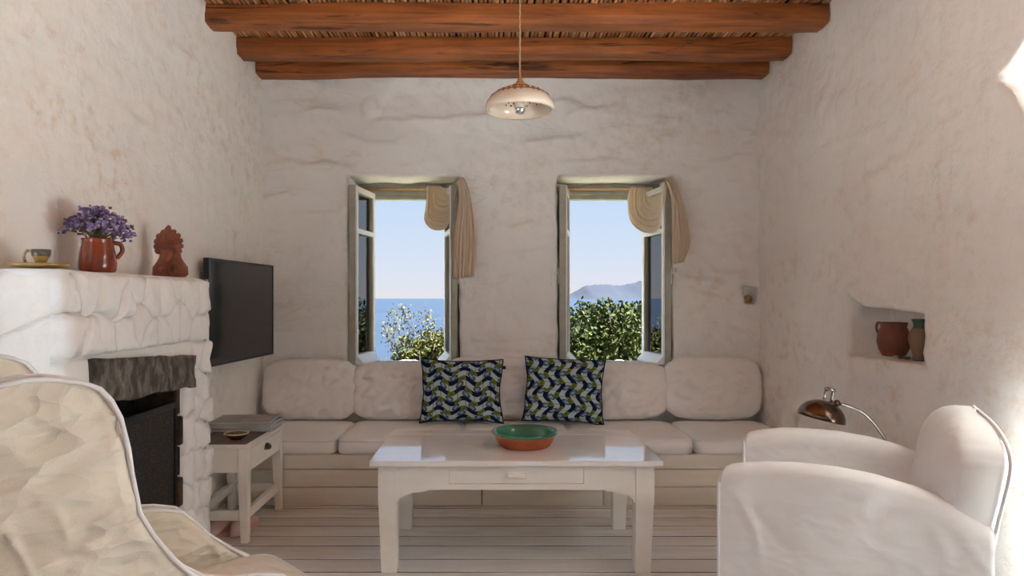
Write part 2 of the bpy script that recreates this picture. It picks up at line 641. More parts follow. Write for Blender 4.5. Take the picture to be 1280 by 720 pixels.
def nearest_on_poly(p, poly):
    best = None
    P = Vector(p)
    for i in range(len(poly)):
        a = Vector(poly[i])
        b = Vector(poly[(i + 1) % len(poly)])
        ab = b - a
        t = max(0, min(1, (P - a).dot(ab) / max(ab.length_squared, 1e-12)))
        q = a + ab * t
        d = (P - q).length
        if best is None or d < best[0]:
            best = (d, q)
    return best[1]


def wall_sheet(name, mp, u0, u1, v0, v1, step, disp, mat, holes=(), jit=0.006):
    """a plastered wall face with real relief; holes: (polygon, depth, closed, steps)"""
    nu = max(2, int(round((u1 - u0) / step)))
    nv = max(2, int(round((v1 - v0) / step)))
    us = [u0 + (u1 - u0) * i / nu for i in range(nu + 1)]
    vs = [v0 + (v1 - v0) * j / nv for j in range(nv + 1)]
    hid = {}
    for h, (poly, dep, closed, ns) in enumerate(holes):
        ua = min(p[0] for p in poly); ub = max(p[0] for p in poly)
        va = min(p[1] for p in poly); vb = max(p[1] for p in poly)
        for i in range(nu):
            cu = (us[i] + us[i + 1]) / 2
            if cu < ua or cu > ub:
                continue
            for j in range(nv):
                cv = (vs[j] + vs[j + 1]) / 2
                if va <= cv <= vb and in_poly((cu, cv), poly):
                    hid[(i, j)] = h
    bverts = {}
    bedges = []
    for (i, j), h in hid.items():
        for (di, dj, a, b) in ((-1, 0, (i, j + 1), (i, j)), (1, 0, (i + 1, j), (i + 1, j + 1)),
                               (0, -1, (i, j), (i + 1, j)), (0, 1, (i + 1, j + 1), (i, j + 1))):
            q = (i + di, j + dj)
            if 0 <= q[0] < nu and 0 <= q[1] < nv and q not in hid:
                bedges.append((h, a, b))
                bverts[a] = h
                bverts[b] = h
    mb = MB()
    idx = {}
    pos = {}

    def uv_of(i, j):
        if (i, j) in pos:
            return pos[(i, j)]
        u, v = us[i], vs[j]
        if (i, j) in bverts:
            q = nearest_on_poly((u, v), holes[bverts[(i, j)]][0])
            u, v = q[0], q[1]
            u += jit * 1.6 * nz(u * 9, v * 9, 3.3)
            v += jit * 1.6 * nz(u * 9, v * 9, 7.7)
        pos[(i, j)] = (u, v)
        return u, v

    def vid(i, j, k=0, ns=1, dep=0.0):
        key = (i, j, k)
        if key not in idx:
            u, v = uv_of(i, j)
            w = -disp(u, v)
            if k:
                f = k / ns
                w = w * (1 - f) + dep * f
                a = jit * (1 - f)
                u += a * nz(u * 11, v * 11, w * 11)
                v += a * nz(u * 11 + 5, v * 11, w * 11)
            idx[key] = mb.vert(mp(u, v, w))
        return idx[key]
    for i in range(nu):
        for j in range(nv):
            if (i, j) in hid:
                h = hid[(i, j)]
                poly, dep, closed, ns = holes[h]
                if closed:
                    mb.quad(vid(i, j, ns, ns, dep), vid(i + 1, j, ns, ns, dep), vid(i + 1, j + 1, ns, ns, dep), vid(i, j + 1, ns, ns, dep))
            else:
                mb.quad(vid(i, j), vid(i + 1, j), vid(i + 1, j + 1), vid(i, j + 1))
    for h, a, b in bedges:
        poly, dep, closed, ns = holes[h]
        for k in range(ns):
            mb.quad(vid(*a, k, ns, dep), vid(*b, k, ns, dep), vid(*b, k + 1, ns, dep), vid(*a, k + 1, ns, dep))
    o = mb.build(name, mat, smooth=True)
    return structure(o)


def rect(a, b, c, d):
    return [(a, c), (b, c), (b, d), (a, d)]


def ledges(u, v, s):
    """uneven stone courses showing through the plaster"""
    q = v * 4.4 + 1.25 * nz(u * 0.9, v * 1.3, s) + 0.22 * nz(u * 4, v * 4, s + 4)
    k = floor(q)
    f = q - k
    mask = max(0.0, nz(u * 2.1 + k * 3.1, k * 1.7, s + 9) + 0.02)
    prof = f ** 2.5 if f < 0.93 else (1 - f) / 0.07 * (0.93 ** 2.5)
    return prof * min(1.0, mask * 2.6)


def disp_back(u, v):
    h = 0.024 * fbm(u * 1.3, v * 1.8, 1.0, 4) + 0.030 * ledges(u, v, 2.0) + 0.024 * ledges(u * 1.2 + 5, v * 1.3 + 2, 8.0) + 0.009 * fbm(u * 5, v * 7, 5.0, 4)
    # smooth round lump high on the wall
    d = sqrt((u + 0.762) ** 2 + (v - 2.29) ** 2)
    if d < 0.062:
        h += 0.02 * sqrt(max(0, 1 - (d / 0.062) ** 2))
    r = abs(sqrt((u + 1.045) ** 2 + (v - 2.455) ** 2) - 0.035)
    if r < 0.006:
        h -= 0.005
    return h


def disp_side(s):
    def f(u, v):
        a = 0.022 * fbm(u * 0.9, v * 1.0, s, 3)
        b = 0.009 * ledges(u * 0.8 + v * 0.35, v + 0.12 * u, s + 3)
        # trowel strokes
        c = 0.018 * max(0, fbm(u * 3.2 + v * 1.3, v * 5.0 - u * 1.4, s + 6, 4)) ** 1.2
        d = 0.003 * fbm(u * 9, v * 8, s + 1, 4)
        return a + b + c + d
    return f


# window openings on the back wall (u = x, v = z)
W1 = rect(-0.896, -0.202, 0.665, 1.868)
W2 = rect(0.408, 1.128, 0.665, 1.868)
cubby = [(1.562, 1.185), (1.64, 1.18), (1.658, 1.17), (1.648, 1.066), (1.578, 1.07)]
wall_sheet('wall_back', lambda u, v, w: (u, YB + w, v), XL - 0.06, XR + 0.06, -0.03, ZC + 0.06, 0.0145, disp_back, M['plaster'],
           [(W1, 0.52, False, 8), (W2, 0.52, False, 8), (cubby, 0.075, True, 4)])
wall_sheet('wall_left', lambda u, v, w: (XL - w, u, v), YR - 0.06, YB + 0.06, -0.03, ZC + 0.06, 0.021, disp_side(11.0), M['plaster_side'],
           [(rect(-0.2, 1.86, 0.6, 2.3), 0.42, False, 4)])
niche_poly = [(3.205, 0.828), (3.19, 1.09), (3.16, 1.128), (3.09, 1.085), (3.03, 1.062), (2.80, 1.052), (2.615, 1.042), (2.62, 0.85), (2.635, 0.838)]
door_poly = [(2.10, -0.03), (2.10, 1.55), (2.13, 1.68), (2.195, 1.77), (2.262, 1.825), (2.20, 1.87), (2.05, 2.0), (1.8, 2.12), (1.3, 2.2), (0.95, 2.1), (0.85, 1.75), (0.85, -0.03)]
wall_sheet('wall_right', lambda u, v, w: (XR + w, u, v), YR - 0.06, YB + 0.06, -0.03, ZC + 0.06, 0.021, disp_side(23.0), M['plaster_side'],
           [(niche_poly, 0.21, True, 8), (door_poly, 0.42, False, 8)])
wall_sheet('wall_rear', lambda u, v, w: (u, YR - w, v), XL - 0.06, XR + 0.06, -0.03, ZC + 0.06, 0.05, lambda u, v: 0.02 * fbm(u, v, 44, 3), M['plaster_side'],
           [(rect(-0.4, 0.6, 1.2, 2.0), 0.3, False, 4)])

# floor of separate boards, running across the room
fl = MB().box(XL - 0.3, XR + 0.5, YR - 0.3, YB + 0.5, -0.08, -0.022).build('floor', M['gap'])
structure(fl, 'whitewashed plank floor')
y = YR
k = 0
widths = [0.128, 0.150, 0.135, 0.157, 0.122, 0.142]
planks = {}
offs = 0.035
while y < YB:
    w = widths[k % 6]
    if k % 6 not in planks:
        mb = MB()
        n = 22
        rings = []
        for i in range(n + 1):
            x = XL - 0.02 + (XR - XL + 0.04) * i / n
            a = 0.0022 * nz(x * 1.7, k * 3.3)
            b = 0.0022 * nz(x * 1.7, k * 3.3 + 9)
            dz = 0.0015 * nz(x * 2.3, k * 5.1, 4)
            rings.append([(x, 0.005 + a, -0.022), (x, 0.005 + a, dz - 0.003), (x, 0.009 + a, dz), (x, w * 0.5, dz + 0.001), (x, w - 0.009 + b, dz),
                          (x, w - 0.005 + b, dz - 0.003), (x, w - 0.005 + b, -0.022)])
        mb.loft([list(reversed(r)) for r in rings])
        o = mb.build('plank', M['plank'], fl)
        o.data.materials.append(M['gap'])
        for i in range(n):
            for j in (0, 5, 6):
                o.data.polygons[i * 7 + j].material_index = 1
        planks[k % 6] = o
    else:
        o = planks[k % 6].copy()
        C.objects.link(o)
    o.location = (0, y, 0)
    y += w
    k += 1

# ceiling: dark boards, reeds, beams
ce = MB().box(XL - 0.1, XR + 0.1, YR - 0.1, YB + 0.1, ZC + 0.03, ZC + 0.14).build('ceiling', M['roofdark'])
structure(ce, 'reed ceiling on chestnut beams')
reeds = []
for k in range(8):
    mb = MB()
    pts = []
    n = 30
    for i in range(n + 1):
        yy = YR + (YB - YR + 0.02) * i / n
        pts.append((0.007 * nz(yy * 1.3, k * 7.7), yy, 0.003 * nz(yy * 2.1, k * 3.1, 5)))
    rr = [0.0088 + 0.0012 * nz(p[1] * 4, k * 2.2) + (0.0012 if (i + k) % 4 == 0 else 0) for i, p in enumerate(pts)]
    mb.tube(pts, rr, 7)
    o = mb.build('reed', M['reed%d' % (k % 4)], ce, smooth=True)
    reeds.append(o)
x = XL + 0.008
k = 0
while x < XR:
    if k < 8:
        o = reeds[k]
    else:
        o = random.choice(reeds).copy()
        C.objects.link(o)
    o.location = (x, 0, ZC + 0.012 + random.uniform(-0.003, 0.003))
    o.rotation_euler = (0, random.uniform(0, 6.28), random.uniform(-0.0012, 0.0012))
    x += random.uniform(0.0195, 0.0235)
    k += 1


def beam(yc, w, h, s, z0):
    mb = MB()
    n = 60
    rings = []
    for i in range(n + 1):
        x = XL - 0.0 + (XR - XL) * i / n
        sag = 0.016 * nz(x * 0.9, s) + 0.007 * nz(x * 2.6, s + 3)
        dy = 0.02 * nz(x * 0.8, s + 11)
        hw = w / 2 * (1 + 0.10 * nz(x * 1.4, s + 21))
        c = 0.009 + 0.004 * nz(x * 2, s + 5)
        zb = z0 + sag
        zt = z0 + h + 0.012 * nz(x * 1.2, s + 31)
        ring = [(yc + dy - hw, zt), (yc + dy - hw - 0.004, zb + 0.04), (yc + dy - hw + c * 0.3, zb + c), (yc + dy - hw + c, zb + 0.003), (yc + dy, zb - 0.002),
                (yc + dy + hw - c, zb), (yc + dy + hw, zb + c), (yc + dy + hw, zt)]
        rings.append([(x, a + 0.003 * nz(x * 7, q * 3.0, s), b + 0.003 * nz(x * 7, q * 3.0 + 50, s)) for q, (a, b) in enumerate(ring)])
    mb.loft(rings)
    o = mb.build('beam', M['beam'], ce, smooth=False, recalc=True)
    return o


for k, (yc, w, h, z0) in enumerate(((4.185, 0.125, 0.095, 2.462), (3.87, 0.125, 0.095, 2.462), (3.435, 0.13, 0.095, 2.465), (2.98, 0.125, 0.095, 2.46), (2.55, 0.13, 0.095, 2.46),
                                    (2.12, 0.12, 0.095, 2.46), (1.70, 0.13, 0.095, 2.46), (1.27, 0.12, 0.095, 2.46), (0.85, 0.13, 0.095, 2.46), (0.42, 0.13, 0.095, 2.46),
                                    (0.0, 0.12, 0.095, 2.46), (-0.43, 0.13, 0.095, 2.46), (-0.86, 0.12, 0.095, 2.46), (-1.3, 0.12, 0.095, 2.46))):
    beam(yc, w, h, 3.7 * k + 1.3, z0)


# ------------------------------------------------------------------ windows
def window(name, xa, xb, hl, hr, fl_, fr_):
    """xa..xb: frame opening at the outer plane; fl_/fr_: x of the free sash edges near the room"""
    yf = 4.59
    root = structure(empty(name, ((xa + xb) / 2, yf, 0.64)))
    ox, oy, oz = root.location

    def B(mb, *a):
        x0, x1, y0, y1, z0, z1 = a
        return mb.box(x0 - ox, x1 - ox, y0 - oy, y1 - oy, z0 - oz, z1 - oz)
    zb, zt = 0.678, 1.764
    fw = 0.035
    m = MB()
    B(m, xa - fw - 0.14, xa, yf, yf + 0.06, zb - 0.06, zt + 0.16)
    B(m, xb, xb + fw + 0.14, yf, yf + 0.06, zb - 0.06, zt + 0.16)
    B(m, xa, xb, yf, yf + 0.06, zt, zt + 0.16)
    B(m, xa, xb, yf, yf + 0.06, zb - 0.04, zb)
    m.build('window_frame', M['frame_green'], root, bevel=0.004)
    m = MB()
    B(m, xa - 0.02, xb + 0.02, yf - 0.018, yf, zt + 0.03, zt + 0.055)
    m.build('top_bead', M['frame_green'], root, bevel=0.003)
    m = MB()
    B(m, xa - 0.05, xb + 0.05, yf - 0.1, yf + 0.14, zb - 0.075, zb - 0.04)
    m.build('sill', M['frame_green'], root, bevel=0.004)
    # sashes, both swung into the room
    for side, hx, fx in ((-1, xa - 0.012, fl_), (1, xb + 0.012, fr_)):
        hinge = Vector((hx, yf - 0.004, 0))
        free = Vector((fx, 4.222, 0))
        d = free - hinge
        L = d.length
        ang = math.atan2(d.y, d.x)
        s = empty('sash', (hx - ox, hinge.y - oy, 0.69 - oz), ang)
        s.parent = root
        # local x runs hinge -> free edge, local y sideways; opening side is toward the window's middle
        inward = 1 if side == -1 else -1        # sign of local y that faces the opening
        t = 0.04
        H = 1.115
        st = 0.042
        m = MB()
        for (a, b, c, e_) in ((0, st, 0, H), (L - st, L, 0, H), (st, L - st, 0, 0.06), (st, L - st, H - st, H), (st, L - st, 0.82, 0.845)):
            m.box(a, b, -t / 2, t / 2, c, e_)
        m.build('sash_frame', M['frame_green'], s, bevel=0.003)
        m = MB()
        ya, yb = (t / 2, t / 2 + 0.008) if inward > 0 else (-t / 2 - 0.008, -t / 2)
        for (a, b, c, e_) in ((0.004, st - 0.002, 0.004, H - 0.004), (L - st + 0.002, L - 0.004, 0.004, H - 0.004), (st - 0.002, L - st + 0.002, 0.004, 0.058), (st - 0.002, L - st + 0.002, H - st + 0.002, H - 0.004),
                              (st - 0.002, L - st + 0.002, 0.818, 0.847)):
            m.box(a, b, ya, yb, c, e_)
        m.build('outer_face', M['sash_white'], s, bevel=0.002)
        for (c, e_) in ((0.06, 0.82), (0.845, H - st)):
            MB().box(st, L - st, -0.002, 0.002, c, e_).build('pane', M['glass'], s)
        # weather bar on the outer face
        m = MB()
        y1 = inward * (t / 2 + 0.008)
        y2 = inward * (t / 2 + 0.05)
        pr = [(y1, 0.0), (y2, 0.0), (y2, 0.012), (y1, 0.055)]
        r0 = [(0.03, p[0], p[1]) for p in pr]
        r1 = [(L - 0.005, p[0], p[1]) for p in pr]
        m.loft([r0, r1])
        m.build('weather_bar', M['sash_white'], s, bevel=0.002, recalc=True)
        m = MB()
        yh = -inward * (t / 2)
        m.box(L - 0.032, L - 0.014, min(yh, yh - inward * 0.012), max(yh, yh - inward * 0.012), 0.50, 0.60)
        m.tube([(L - 0.023, yh, 0.57), (L - 0.023, yh - inward * 0.045, 0.57)], 0.007, 8)
        m.tube([(L - 0.023, yh - inward * 0.045, 0.60), (L - 0.023, yh - inward * 0.045, 0.49)], 0.008, 8)
        m.build('handle', M['sash_white'], s, smooth=False)
        m = MB()
        for zz in (0.15, H - 0.15):
            m.tube([(0.0, -inward * 0.022, zz - 0.03), (0.0, -inward * 0.022, zz + 0.03)], 0.008, 8)
        m.build('hinges', M['frame_green'], s)
    return root


win1 = window('window_1', -0.798, -0.307, 0, 0, -0.866, -0.232)
win2 = window('window_2', 0.507, 1.019, 0, 0, 0.437, 1.090)


def rod(x0, x1, lab):
    o = MB().tube([(x0, 4.555, 1.832), (x1, 4.555, 1.828)], 0.009, 10).build('curtain_rod', M['rod'], smooth=True)
    tag(o, lab, 'curtain rod', 'curtain rods')


rod(-0.868, -0.215, 'thin pale wooden rod above the window facing open sea and a twiggy shrub')
rod(0.430, 1.090, 'thin pale wooden rod above the window facing hills and a dense bush')


def curtain(P_out, P_in, lab, seed):
    """gauze scarf between two guide curves (outer and inner hem)"""
    ns, nt = 90, 110
    uvs = []
    A = catmull(P_out, ns)
    Bc = catmull(P_in, ns)
    mb = MB()
    for i in range(ns):
        s = i / (ns - 1)
        for j in range(nt):
            t = j / (nt - 1)
            p = A[i].lerp(Bc[i], t)
            amp = 0.022 + 0.006 * sin(s * 5 + seed)
            ph = t * 2 * pi * 5.5 + 2.6 * nz(s * 1.6, t * 2, seed) * 2
            off = amp * (abs(sin(ph * 0.5)) ** 0.7 * 1.6 - 0.8) + 0.006 * sin(ph * 2.3 + 4 * nz(s * 3, t * 3, seed + 4))
            p = p + Vector((0.25 * off, -(off + amp) * 0.9, 0.10 * off))
            mb.vert(p)
            uvs.append((t, s))
    for i in range(ns - 1):
        for j in range(nt - 1):
            a = i * nt + j
            mb.quad(a, a + 1, a + nt + 1, a + nt)
    mb.uv = uvs
    o = mb.build('curtain_scarf', M['gauze'], smooth=True)
    md = o.modifiers.new('cloth', 'SOLIDIFY')
    md.thickness = 0.002
    tag(o, lab, 'curtain', 'gauze scarf curtains')
    return o


curtain([px(534, 234, 4.55), px(533, 255, 4.535), px(531, 277, 4.50), px(543, 288, 4.44), px(560, 283, 4.34), px(567, 250, 4.24), px(571, 227, 4.185), px(574, 250, 4.165), px(567, 300, 4.165), px(567, 349, 4.17)],
        [px(550, 234, 4.55), px(553, 236, 4.52), px(557, 237, 4.47), px(561, 236, 4.41), px(566, 232, 4.33), px(572, 227, 4.25), px(580, 224, 4.20), px(589, 250, 4.18), px(596, 298, 4.175), px(592, 346, 4.175)],
        'beige gauze scarf over the sash of the window facing open sea', 1.0)
curtain([px(788, 235, 4.55), px(785, 252, 4.535), px(788, 277, 4.50), px(803, 291, 4.44), px(822, 288, 4.33), px(829, 250, 4.23), px(829, 228, 4.185), px(838, 250, 4.165), px(838, 296, 4.165), px(839, 331, 4.17)],
        [px(812, 235, 4.55), px(815, 237, 4.52), px(818, 238, 4.47), px(821, 237, 4.41), px(825, 232, 4.33), px(830, 227, 4.25), px(838, 224, 4.20), px(849, 250, 4.18), px(860, 300, 4.175), px(852, 328, 4.175)],
        'beige gauze scarf over the sash of the window facing the hills', 4.0)

# door opening on the right: timber frame
dr = structure(empty('door_1', (XR + 0.12, 1.16, 0)))
m = MB()
m.box(0, 0.06, 0.89, 0.94, 0, 2.26)
m.box(0, 0.06, -0.31, -0.26, 0, 2.26)
m.box(0, 0.06, -0.26, 0.89, 2.16, 2.26)
m.build('door_frame', M['frame_green'], dr, bevel=0.004)
m = MB()
m.box(-0.06, 0.16, -0.30, 0.97, -0.02, 0.012)
m.build('threshold', M['mortar'], dr, bevel=0.004)


# ------------------------------------------------------------------ outdoors
def outdoors():
    m, n, b = new_mat('sea_water')
    v = n.coords((1, 0.25, 1))
    f = n.ramp(n.noise(v, 0.02, 5, 0.6), 0.35, 0.7)
    n.link(n.mix(f, lin(27, 36, 48), lin(31, 41, 54)), b.inputs['Base Color'])
    b.inputs['Roughness'].default_value = 0.55
    b.inputs['Specular IOR Level'].default_value = 0.12
    mb = MB()
    ys = [12, 40, 120, 400, 1200, 4000, 12000, 40000]
    for yy in ys:
        w = yy * 1.6 + 40
        for xx in (-w, -w / 3, w / 3, w):
            mb.vert((xx, yy, -14))
    for i in range(len(ys) - 1):
        for j in range(3):
            a = i * 4 + j
            mb.quad(a, a + 1, a + 5, a + 4)
    structure(mb.build('sea', m), 'calm blue sea to the horizon')

    hm = pmat('haze_tinted_hill', lin(46, 47, 53), lin(42, 44, 51), 0.0006, rough=1.0, spec=0.0)  # distance haze is put into the hill base colour
    for (d, seed, prof) in ((15000, 1.0, ((600, 372), (690, 371), (712, 368), (730, 358), (750, 355), (775, 357), (790, 354), (803, 350), (830, 346), (870, 350), (950, 362), (1010, 373))),):
        mb = MB()
        pr = []
        for i in range(121):
            x = 600 + i * 410 / 120
            yv = interp(prof, x) + 1.1 * nz(x * 0.11, seed) + 0.5 * nz(x * 0.4, seed)
            pr.append((x, min(yv, 374.0)))
        for k, (dd, f) in enumerate(((0, 0.0), (700, 0.55), (1500, 1.0), (4000, 0.0))):
            for x, yv in pr:
                p = px(x, yv, d)
                zz = -14 + (p.z + 14) * f * (1 + 0.1 * nz(x * 0.2, f * 9))
                mb.vert((p.x, d - 1500 + dd, zz if f > 0 else -20))
        for k in range(3):
            for i in range(120):
                a = k * 121 + i
                mb.quad(a, a + 1, a + 122, a + 121)
        structure(mb.build('hills', hm, smooth=True), 'haze-tinted blue island hills across the sea')

    gm = pmat('dry_garden_soil', lin(150, 132, 100), lin(108, 104, 66), 1.5, rough=1.0, bump=0.05, bscale=6)
    mb = MB()
    n_ = 30
    for i in range(n_ + 1):
        yy = 4.78 + 9 * i / n_
        for j in range(n_ + 1):
            xx = -6 + 14 * j / n_
            mb.vert((xx, yy, -0.4 - 0.16 * (yy - 4.8) - 0.02 * max(0, yy - 10) ** 2 + 0.08 * fbm(xx, yy)))
    for i in range(n_):
        for j in range(n_):
            a = i * (n_ + 1) + j
            mb.quad(a, a + 1, a + n_ + 2, a + n_ + 1)
    structure(mb.build('ground_garden', gm, smooth=True), 'dry sloping garden below the windows')
    # terraces behind the viewer and outside the door
    tm = pmat('pale_terrace', lin(232, 229, 224), lin(216, 211, 203), 2, rough=0.9)
    structure(MB().box(-6, 9, -9, YR - 0.02, -0.3, -0.02).build('ground_terrace', tm), 'pale paved terrace')
    structure(MB().box(-9, XL - 0.03, YR - 0.02, 4.7, -0.3, -0.025).build('ground_west_terrace', tm), 'pale paved terrace beside the house')
    tm2 = pmat('stone_paving', lin(232, 229, 224), lin(216, 211, 203), 2, rough=0.9)
    structure(MB().box(XR + 0.03, 9, YR - 0.02, 4.7, -0.3, -0.025).build('ground_side_terrace', tm2), 'stone paved terrace outside the door')


outdoors()
# flat roof, unseen portico added to block sun at the side door
structure(MB().box(XL - 0.6, XR + 0.45, YR - 0.35, YB + 0.55, ZC + 0.14, ZC + 0.36).build('roof', M['plaster_side']), 'flat whitewashed roof')
po = structure(empty('roof_sun_blocker', (XR + 0.45, 1.6, 0)), 'unseen portico added to block sun at the side door')
MB().box(0, 1.35, -1.0, 1.1, 2.4, 2.55).build('sun_block_slab', M['plaster_side'], po)
for yy in (-0.9, 1.0):
    MB().box(1.1, 1.3, yy - 0.1, yy + 0.1, -0.02, 2.4).build('added_pillar', M['plaster_side'], po, bevel=0.02)


def leaf_mat(name, a, b_):
    m, n, b = new_mat(name)
    v = n.coords()
    f = n.noise(v, 9.0, 3, 0.7)
    n.link(n.mix(n.ramp(f, 0.3, 0.7), a, b_), b.inputs['Base Color'])
    b.inputs['Roughness'].default_value = 0.8
    b.inputs['Specular IOR Level'].default_value = 0.1
    return m


def bush(name, lab, center, rad, n_leaf, size, mats, trunk_base, seed, twigs):
    rnd = random.Random(seed)
    root = empty(name, trunk_base)
    o = Vector(trunk_base)
    c = Vector(center) - o
    m = MB()
    tips = []
    for k in range(twigs):
        th = rnd.uniform(0, 2 * pi)
        ph = rnd.uniform(0.0, 1.2)
        d = Vector((sin(ph) * cos(th) * rad[0], sin(ph) * sin(th) * rad[1], cos(ph) * rad[2]))
        tip = c + d * rnd.uniform(0.8, 1.0)
        mid = c * 0.55 + d * 0.35 + Vector((rnd.uniform(-.1, .1), rnd.uniform(-.1, .1), 0))
        pts = catmull([Vector((rnd.uniform(-.05, .05), rnd.uniform(-.05, .05), 0)), mid, tip], 8)
        m.tube(pts, [0.022 * (1 - 0.82 * i / 7) for i in range(8)], 5)
        tips.append(tip)
    m.build('branches', M['twig'], root, smooth=True, kind='stuff')
    for mi, mat in enumerate(mats):
        m = MB()
        cnt = n_leaf // len(mats)
        made = 0
        while made < cnt:
            th = rnd.uniform(0, 2 * pi)
            cz = rnd.uniform(-0.9, 1)
            s = sqrt(1 - cz * cz)
            rr = rnd.uniform(0.25, 1.0) ** 0.5
            dirv = Vector((s * cos(th), s * sin(th), cz))
            lump = 1 + 0.22 * noise.noise(dirv * 3.1 + Vector((seed, 0, 0))) + 0.12 * noise.noise(dirv * 8.0 + Vector((seed, 5, 0)))
            p = c + Vector((dirv.x * rad[0], dirv.y * rad[1], dirv.z * rad[2])) * rr * lump
            if noise.noise(p * 6.0 + Vector((seed, 9, 0))) < -0.3:
                continue
            add_leaf(m, p, size * rnd.uniform(0.6, 1.3), rnd, dirv)
            made += 1
        m.build('foliage', mat, root, kind='stuff')
    tag(root, lab, 'shrub')
    return root, tips


def add_leaf(m, p, s, rnd, out):
    a = (Vector((rnd.uniform(-1, 1), rnd.uniform(-1, 1), rnd.uniform(-1, 1))) + out * 0.6).normalized()
    b = a.cross(Vector((rnd.uniform(-1, 1), rnd.uniform(-1, 1), rnd.uniform(-1, 1)))).normalized()
    i = len(m.v)
    m.v += [tuple(p - a * s * 0.2), tuple(p + a * s * 0.45 + b * s * 0.28), tuple(p + a * s), tuple(p + a * s * 0.45 - b * s * 0.28)]
    m.f.append((i, i + 1, i + 2, i + 3))


M['twig'] = pmat('shrub_twig', lin(72, 60, 48), lin(56, 45, 36), 10, rough=0.9)
M['leaf_a'] = leaf_mat('olive_leaf', lin(64, 64, 30), lin(48, 51, 23))
M['leaf_b'] = leaf_mat('yellow_green_leaf', lin(84, 78, 40), lin(68, 65, 32))
M['leaf_c'] = leaf_mat('deep_green_leaf', lin(45, 54, 21), lin(32, 40, 16))
M['leaf_d'] = leaf_mat('mid_green_leaf', lin(66, 70, 30), lin(50, 55, 23))
bush('lentisk_bush', 'dense dark green bush outside the window facing the hills', (1.55, 7.6, 0.20), (1.25, 0.95, 0.86), 52000, 0.05,
     [M['leaf_c'], M['leaf_d'], M['leaf_c'], M['leaf_a']], (1.55, 7.6, -0.85), 3, 26)
r_, tips_ = bush('twiggy_shrub', 'loose yellow green shrub with bare twigs outside the window facing open sea', (-0.60, 6.9, 0.26), (0.46, 0.42, 0.50), 14000, 0.036,
                 [M['leaf_a'], M['leaf_b'], M['leaf_d']], (-0.66, 6.9, -0.75), 5, 22)
m = MB()
ml = MB()
rnd = random.Random(12)
for (x, yv) in ((484, 390), (492, 384), (500, 380), (508, 384), (533, 386), (538, 389), (487, 408), (480, 402), (515, 394), (545, 398), (528, 392)):
    tip = px(x, yv, 6.9 + rnd.uniform(-.2, .2)) - Vector((-0.66, 6.9, -0.75))
    pts = catmull([Vector((0.02, 0, 0.3)), Vector((0.0 + tip.x * 0.35, 0, 0.75)), tip], 8)
    m.tube(pts, [0.008 * (1 - 0.75 * i / 7) for i in range(8)], 5)
    for q in range(80):
        f = rnd.uniform(0.72, 1.0)
        pp = pts[0].lerp(pts[-1], f) if f < 0.7 else pts[5].lerp(pts[7], (f - 0.7) / 0.3)
        pp = pp + Vector((rnd.gauss(0, .035), rnd.gauss(0, .035), rnd.gauss(0, .03)))
        add_leaf(ml, pp, 0.032 * rnd.uniform(.6, 1.2), rnd, Vector((0, 0, 1)))
m.build('twigs', M['twig'], r_, smooth=True, kind='stuff')
ml.build('twig_leaves', M['leaf_b'], r_, kind='stuff')


# ------------------------------------------------------------------ built-in bench
bx0, bx1, byf, byb = XL + 0.045, XR - 0.045, 3.62, 4.20
bench = empty('built_in_bench', (0.12, byf, 0))
tag(bench, 'cream painted plank bench built along the back wall', 'bench')


def BB(x0, x1, y0, y1, z0, z1, mb=None):
    return (mb or MB()).box(x0 - 0.12, x1 - 0.12, y0 - byf, y1 - byf, z0, z1)


BB(bx0, bx1, byf + 0.022, byb, 0.0, 0.25).build('bench_box', M['gap'], bench)
for (z0, z1) in ((0.002, 0.0965), (0.1005, 0.1915), (0.1955, 0.272)):
    for (a, b) in ((bx0, -0.057), (-0.052, 0.588), (0.591, bx1)):
        BB(a, b, byf, byf + 0.022, z0, z1).build('board', M['bench_paint'], bench, bevel=0.0022)
for a, b in ((bx0, -0.8), (-0.795, -0.15), (-0.145, 0.45), (0.455, 1.08), (1.085, bx1)):
    BB(a, b, byf + 0.0225, byb, 0.2505, 0.272).build('seat_board', M['bench_paint'], bench)
for X in (-0.74, -0.08, -0.03, 0.565, 0.615, 1.1):
    for Z in (0.05, 0.145, 0.232):
        o = MB().tube([(X - 0.12, 0.002, Z), (X - 0.12, -0.0012, Z)], 0.006, 10).build('screw_plug', M['bench_paint'], bench)


